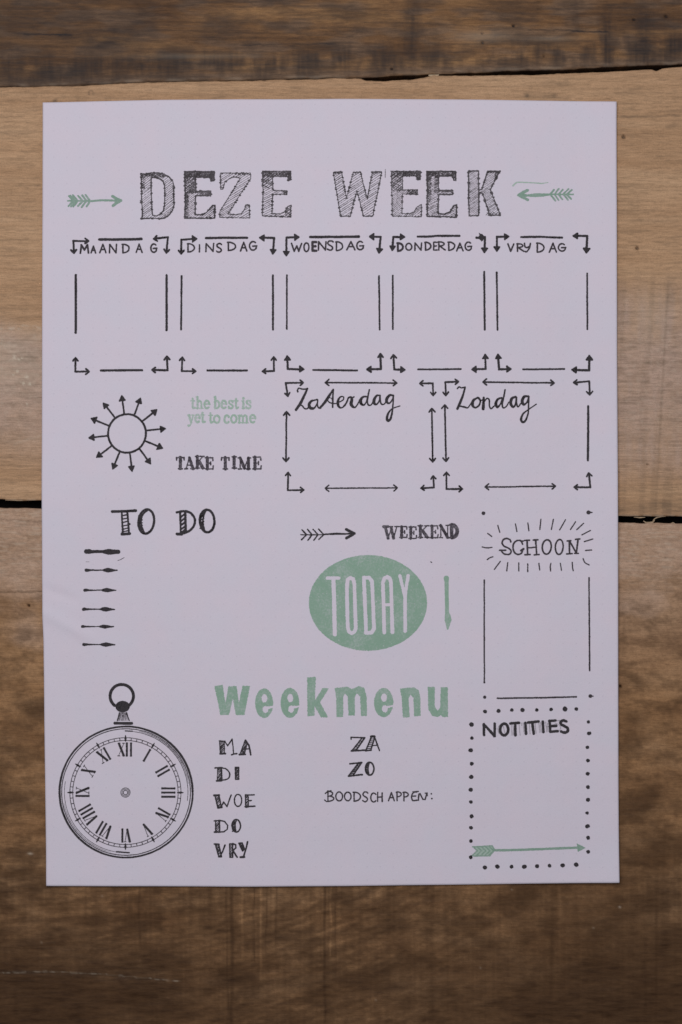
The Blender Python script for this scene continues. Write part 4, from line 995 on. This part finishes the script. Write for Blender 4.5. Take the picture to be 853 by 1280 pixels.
def f_di():
    fat([(152, 540), (212, 540), (214, 732), (148, 736)], 1.2); k.line([(112, 542), (220, 534)], 1.7).line([(220, 540), (286, 560), (334, 622), (326, 688), (280, 716), (215, 728)], 1.5, smooth=True).line([(140, 738), (215, 736)], 2.0).line([(210, 545), (215, 730)], 1.9)
    fat([(420, 532), (474, 532), (474, 714), (424, 716)], 1.15, 1.4)
word('list_word', 'hatched letters DI in the menu list', f_di, L1)
def f_woe():
    fat([(110, 102), (172, 102), (208, 276), (156, 290)], 1.3, 1.5); k.line([(98, 104), (178, 100)], 2.0).line([(160, 290), (215, 284)], 2.3)
    k.line([(204, 280), (246, 206), (298, 272), (356, 102)], 1.6); k.ring(463, 180, 55, 92, 1.5)
    fat([(576, 100), (616, 102), (620, 282), (580, 286)], 1.3, 1.5); k.line([(574, 98), (710, 96)], 1.6).line([(620, 188), (666, 182)], 1.5).line([(572, 274), (718, 268)], 1.8)
word('list_word', 'hatched letters WOE in the menu list', f_woe, L2)
def f_do():
    fat([(124, 488), (182, 490), (184, 658), (124, 660)], 1.5, 1.6); k.line([(104, 494), (186, 484), (258, 500), (306, 560), (300, 618), (250, 656), (186, 662)], 1.5).line([(108, 662), (186, 662)], 1.9)
    k.ring(437, 566, 64, 96, 1.7).line([(436, 480), (418, 560), (430, 650)], 1.5, smooth=True)
    for y in range(510, 650, 22): k.line([(378, y + 8), (424, y - 6)], 1.3)
    k.line([(400, 500), (380, 560), (400, 630)], 1.9, smooth=True)
word('list_word', 'hatched letters DO in the menu list', f_do, L2)
def f_vry():
    fat([(118, 842), (168, 850), (212, 1036), (170, 1040)], 1.15, 1.6); k.line([(104, 842), (178, 846)], 1.7).line([(190, 1040), (230, 960), (268, 860)], 1.6)
    fat([(336, 842), (382, 842), (384, 1042), (340, 1046)], 1.15, 1.6); k.line([(382, 836), (428, 856), (430, 900), (386, 944), (450, 1044)], 1.7)
    fat([(478, 832), (526, 828), (562, 920), (534, 950)], 1.0, 1.7); k.line([(606, 810), (590, 890), (548, 1036)], 1.8).line([(504, 1042), (560, 1040)], 2.2)
word('list_word', 'hatched letters VRY, lowest of the menu list', f_vry, L2)
ZR = (400, 910, 5.687)
def rungs(a0, a1, b0, b1, n, w=1.0):
    for i in range(n):
        t = (i + .5) / n
        p = (a0[0] + (a1[0] - a0[0]) * t, a0[1] + (a1[1] - a0[1]) * t); q = (b0[0] + (b1[0] - b0[0]) * t, b0[1] + (b1[1] - b0[1]) * t)
        k.line([p, (q[0], q[1] - 3)], w)
def f_za():
    k.line([(222, 78), (222, 64), (320, 66)], 1.6).line([(298, 72), (228, 158)], 1.6).line([(320, 68), (258, 156)], 1.7).line([(224, 162), (322, 155)], 1.9); rungs((298, 72), (228, 158), (318, 70), (256, 156), 6, 1.1)
    k.line([(366, 62), (328, 156)], 1.7).line([(390, 66), (362, 156)], 1.7).line([(324, 160), (364, 156)], 1.8).line([(378, 56), (392, 72), (424, 158)], 1.7).line([(370, 122), (408, 120)], 1.4).line([(366, 58), (388, 58)], 2.6); rungs((364, 70), (330, 152), (386, 72), (360, 152), 6, 1.1)
word('list_word', 'hatched letters ZA, top of the right menu column', f_za, ZR)
def f_zo():
    k.line([(213, 252), (298, 243)], 1.8).line([(272, 250), (208, 334)], 1.7).line([(296, 246), (240, 330)], 1.7).line([(204, 340), (302, 330)], 1.9); rungs((272, 250), (208, 334), (294, 248), (240, 330), 6, 1.3)
    k.ring(355, 287, 30, 45, 1.9).line([(352, 242), (342, 286), (350, 330)], 1.5, smooth=True); rungs((332, 252), (334, 322), (344, 250), (346, 322), 6, 1.2); k.line([(336, 262), (328, 288), (338, 316)], 1.7, smooth=True)
word('list_word', 'hatched letters ZO under ZA', f_zo, ZR)
k = Ink(ZR, (FINE,), .1)
for ch, a, b, y0_, y1_ in (('B', 52, 100, 446, 518), ('O', 114, 162, 452, 516), ('O', 176, 222, 454, 514), ('D', 238, 290, 454, 518), ('S', 304, 342, 452, 520), ('C', 360, 402, 460, 524), ('H', 408, 446, 456, 520), ('A', 488, 530, 456, 514), ('P', 544, 580, 452, 514), ('P', 592, 630, 454, 516)):
    sans(k, ch, a, b, y0_, y1_, 1.55)
k.line([(34, 508), (48, 520), (66, 518)], 1.3).line([(40, 462), (58, 448), (80, 444)], 1.4)
k.line([(690, 452), (664, 458), (652, 484), (660, 512), (690, 512)], 1.6, smooth=True).line([(654, 484), (682, 482)], 1.5).line([(660, 452), (700, 448)], 1.4)
k.line([(700, 512), (704, 470), (712, 466), (732, 506), (748, 506), (760, 462)], 1.6).line([(748, 462), (762, 460), (764, 480)], 1.3)
k.ell(792, 466, 6, 6).ell(796, 500, 6, 6)
k.build('list_word', page, 'thin handwritten word BOODSCHAPPEN with a colon')

# ---- NOTITIES box
NR = (590, 890, 6.093)
k = Ink(NR, (INK, PENCIL), .15)
for st in ([(196, 128), (206, 100), (224, 92)], [(196, 128), (204, 158), (222, 170)], [(300, 92), (304, 172)], [(312, 92), (314, 172)], [(358, 96), (366, 176)], [(376, 82), (378, 100)], [(388, 80), (396, 164)], [(436, 88), (442, 166)], [(480, 80), (488, 160)], [(508, 84), (516, 154)], [(520, 76), (526, 152)], [(560, 74), (568, 148)], [(574, 80), (578, 148)], [(566, 110), (590, 108)], [(630, 80), (662, 96), (674, 120), (664, 142)], [(640, 66), (670, 60)], [(238, 104), (252, 160)]): k.line(st, .95, mat=1, smooth=len(st) > 2)
for st in ([(90, 90), (92, 174)], [(92, 94), (130, 134), (170, 180)], [(172, 86), (172, 182)], [(291, 84), (358, 80)], [(328, 84), (330, 174)], [(405, 80), (411, 162)], [(426, 78), (505, 70)], [(458, 76), (470, 162)], [(538, 72), (543, 150)], [(590, 66), (595, 146)], [(588, 66), (634, 62)], [(595, 106), (640, 102)], [(595, 148), (652, 143)]): k.line(st, 2.9)
k.ring(245, 131, 31, 44, 3.0)
k.line([(718, 70), (696, 62), (676, 72), (678, 92), (704, 106), (728, 122), (726, 146), (702, 154), (678, 146)], 3.0, smooth=True)
k.build('heading', page, 'bold handwritten heading NOTITIES over grey pencil letters')
k = Ink((570, 860, 4.062), (INK,), .2)
for x, y, r_ in [(147, 118, 11), (216, 115, 10.5), (283, 110, 9), (337, 110, 10), (410, 110, 9.5), (482, 107, 10), (553, 105, 13), (610, 105, 9.5),
    (79, 184, 11.5), (81, 253, 9), (75, 315, 11.5), (80, 383, 10.5), (78, 450, 10.5), (75, 515, 10), (76, 577, 10), (79, 650, 10.5), (76, 708, 9.5), (76, 775, 9.5), (75, 857, 10),
    (671, 170, 9), (675, 228, 11), (666, 299, 9), (669, 366, 9.5), (667, 433, 11), (669, 501, 10), (669, 565, 11), (665, 632, 8.5), (666, 699, 11.5), (669, 757, 10.5), (669, 828, 9),
    (147, 909, 11.5), (210, 904, 12), (282, 904, 11), (346, 904, 11.5), (411, 901, 10.5), (474, 899, 10.5), (540, 897, 11), (609, 893, 11)]:
    k.ell(x, y, r_ * random.uniform(.92, 1.12), r_ * random.uniform(.88, 1.04), rot=random.uniform(-.6, .6))
k.build('dotted_frame', page, 'frame of round black dots around the NOTITIES box')
k = Ink((580, 1030, 5.018), (GREEND, GREENP), .16)
k.poly([(54, 140), (120, 137), (176, 134), (190, 160), (164, 196), (110, 198), (60, 198), (84, 168)], 1)
for cx in (66, 92, 118, 144, 168): k.line([(cx - 8, 140), (cx + 18, 166), (cx - 12, 194)], 1.5)
k.line([(54, 140), (176, 135)], 1.3).line([(60, 198), (162, 196)], 1.3).line([(176, 134), (190, 160), (164, 196)], 1.4)
k.line([(188, 163), (330, 160), (520, 152), (712, 145)], 2.5).poly([(706, 118), (762, 145), (712, 172)])
k.build('arrow_drawing', page, 'long green feathered arrow across the bottom of the dotted box')

# ---- pocket watch drawing
cx, cy = 158.2, 989.6
k = Ink((0, 0, 1), (INK, FINE), .08)
k.ring(cx, cy, 83.3, 81.7, 1.9, var=.04).ring(cx, cy, 80.4, 78.9, 1.15, var=.04)
def arc(r_, a0, a1, w0, w1, mat=0):
    n = 40; A = np.radians(np.linspace(a0, a1, n))
    k.line([(cx + r_ * math.cos(t), cy + r_ * .982 * math.sin(t), w0 + (w1 - w0) * math.sin(i / (n - 1) * math.pi) ** .6) for i, t in enumerate(A)], 1, wob=.06, var=.04, mat=mat)
arc(77.3, -90, 8, .6, .9); arc(78.8, -78, -8, .3, .9); arc(81.9, -75, 0, .3, .9)
arc(77.0, 88, 190, .5, .7); arc(78.7, 104, 170, .3, .6); arc(81.9, 110, 205, .2, .6)
arc(83.7, 205, 245, .3, 1.0); arc(83.7, 125, 155, .3, 1.1)
k.line([(cx - 1, cy - 76.4), (cx + 8, cy - 76)], 1.3).line([(cx - 12, cy + 74.6), (cx + 4, cy + 76)], 1.5)
watch = k.build('pocket_watch_drawing', page, 'black stamped pocket watch face without hands')
hx, hy = 157.4, 990.2
k = Ink((0, 0, 1), (FINE, INK), .06)
k.ring(hx, hy, 69.4, 68.4, .95, var=.05, wob=.05).ring(hx, hy, 65.8, 64.9, .95, var=.05, wob=.05)
for i in range(60):
    a = math.radians(i * 6 - 90); c_, s_ = math.cos(a), math.sin(a) * .985
    k.line([(hx + 65.8 * c_, hy + 65.8 * s_), (hx + 69.4 * c_, hy + 69.4 * s_)], 1.0 if i % 5 else 1.5, wob=.05)
    if i % 5 == 0:
        k.line([(hx + 64.8 * c_, hy + 64.8 * s_, .9), (hx + 68.6 * c_, hy + 68.6 * s_, 2.5), (hx + 72.4 * c_, hy + 72.4 * s_, .8)], 1, mat=1, wob=.02)
k.build('minute_track', watch)
k = Ink((0, 0, 1), (FINE,), .05)
k.ring(hx, hy, 5.8, 5.8, .9, wob=.03).ring(hx, hy, 4.3, 4.3, .75, wob=.03).ring(hx, hy, 2.7, 2.7, 1.0, wob=.03)
k.build('dial_hub', watch)
NUM = ['XII', 'I', 'II', 'III', 'IV', 'V', 'VI', 'VII', 'VIII', 'IX', 'X', 'XI']
ADV = {'I': 5.2, 'V': 7.6, 'X': 8.6}
for i, t in enumerate(NUM):
    a = math.radians(i * 30 - 90); k = Ink((0, 0, 1), (INK,), .07)
    out = np.array([math.cos(a), math.sin(a)]); tan = np.array([-math.sin(a), math.cos(a)])
    tot = sum(ADV[c_] for c_ in t); u = -tot / 2
    def Q(uu, vv): return tuple(np.array([hx, hy]) + tan * uu * (1 if True else 1) + out * (53.6 + vv))
    def ln(p, q, w): k.line([Q(*p), Q(*q)], w, wob=.04, var=.05)
    for c_ in t:
        w_ = ADV[c_]; m_ = u + w_ / 2
        if c_ == 'I':
            ln((m_, -7.8), (m_, 7.8), 2.15); ln((m_ - 1.3, -8.1), (m_ + 1.3, -8.1), .75); ln((m_ - 1.3, 8.1), (m_ + 1.3, 8.1), .75)
        elif c_ == 'V':
            ln((m_ - 2.8, 7.6), (m_ + .3, -7.4), 2.4); ln((m_ + 3.0, 7.6), (m_ + .6, -7.4), .8); ln((m_ - 4.2, 7.9), (m_ - 1.2, 7.9), .9); ln((m_ + 1.8, 7.9), (m_ + 4.2, 7.9), .9)
        else:
            ln((m_ - 3.0, 7.4), (m_ + 3.0, -7.4), 2.4); ln((m_ + 3.0, 7.4), (m_ - 3.2, -7.4), .8); ln((m_ - 4.4, 7.9), (m_ - 1.4, 7.9), .9); ln((m_ + 1.4, 7.9), (m_ + 4.2, 7.9), .9); ln((m_ - 4.6, -7.9), (m_ - 1.8, -7.9), 1.1); ln((m_ + 1.2, -7.9), (m_ + 4.2, -7.9), .9)
        u += w_
    k.build('numeral', watch)
PR = (120, 845, 12.186)
k = Ink(PR, (INK,), .08); k.ring(398, 305, 178, 178, 3.2, a0=128, a1=411, var=.03); k.build('watch_bow', watch)
k = Ink(PR, (INK,), .08); k.ell(412, 463, 110, 88); k.build('winding_crown', watch)
k = Ink(PR, (INK, FINE), .08)
for a, b, w in ((362, 332, 1.3), (374, 352, .7), (386, 368, .9), (398, 390, .6), (410, 406, .9), (422, 424, .9), (434, 442, .6), (446, 462, .9), (458, 484, .7), (472, 512, 1.4)): k.line([(a, 556), ((a * .55 + b * .45), 620), (b, 674)], w, wob=.03, mat=1 if w < 1 else 0)
k.line([(292, 716), (550, 716)], 3.1)
k.build('watch_neck', watch)

print('objects', len(bpy.data.objects), 'tris', sum(len(m.polygons) * 2 for m in bpy.data.meshes))
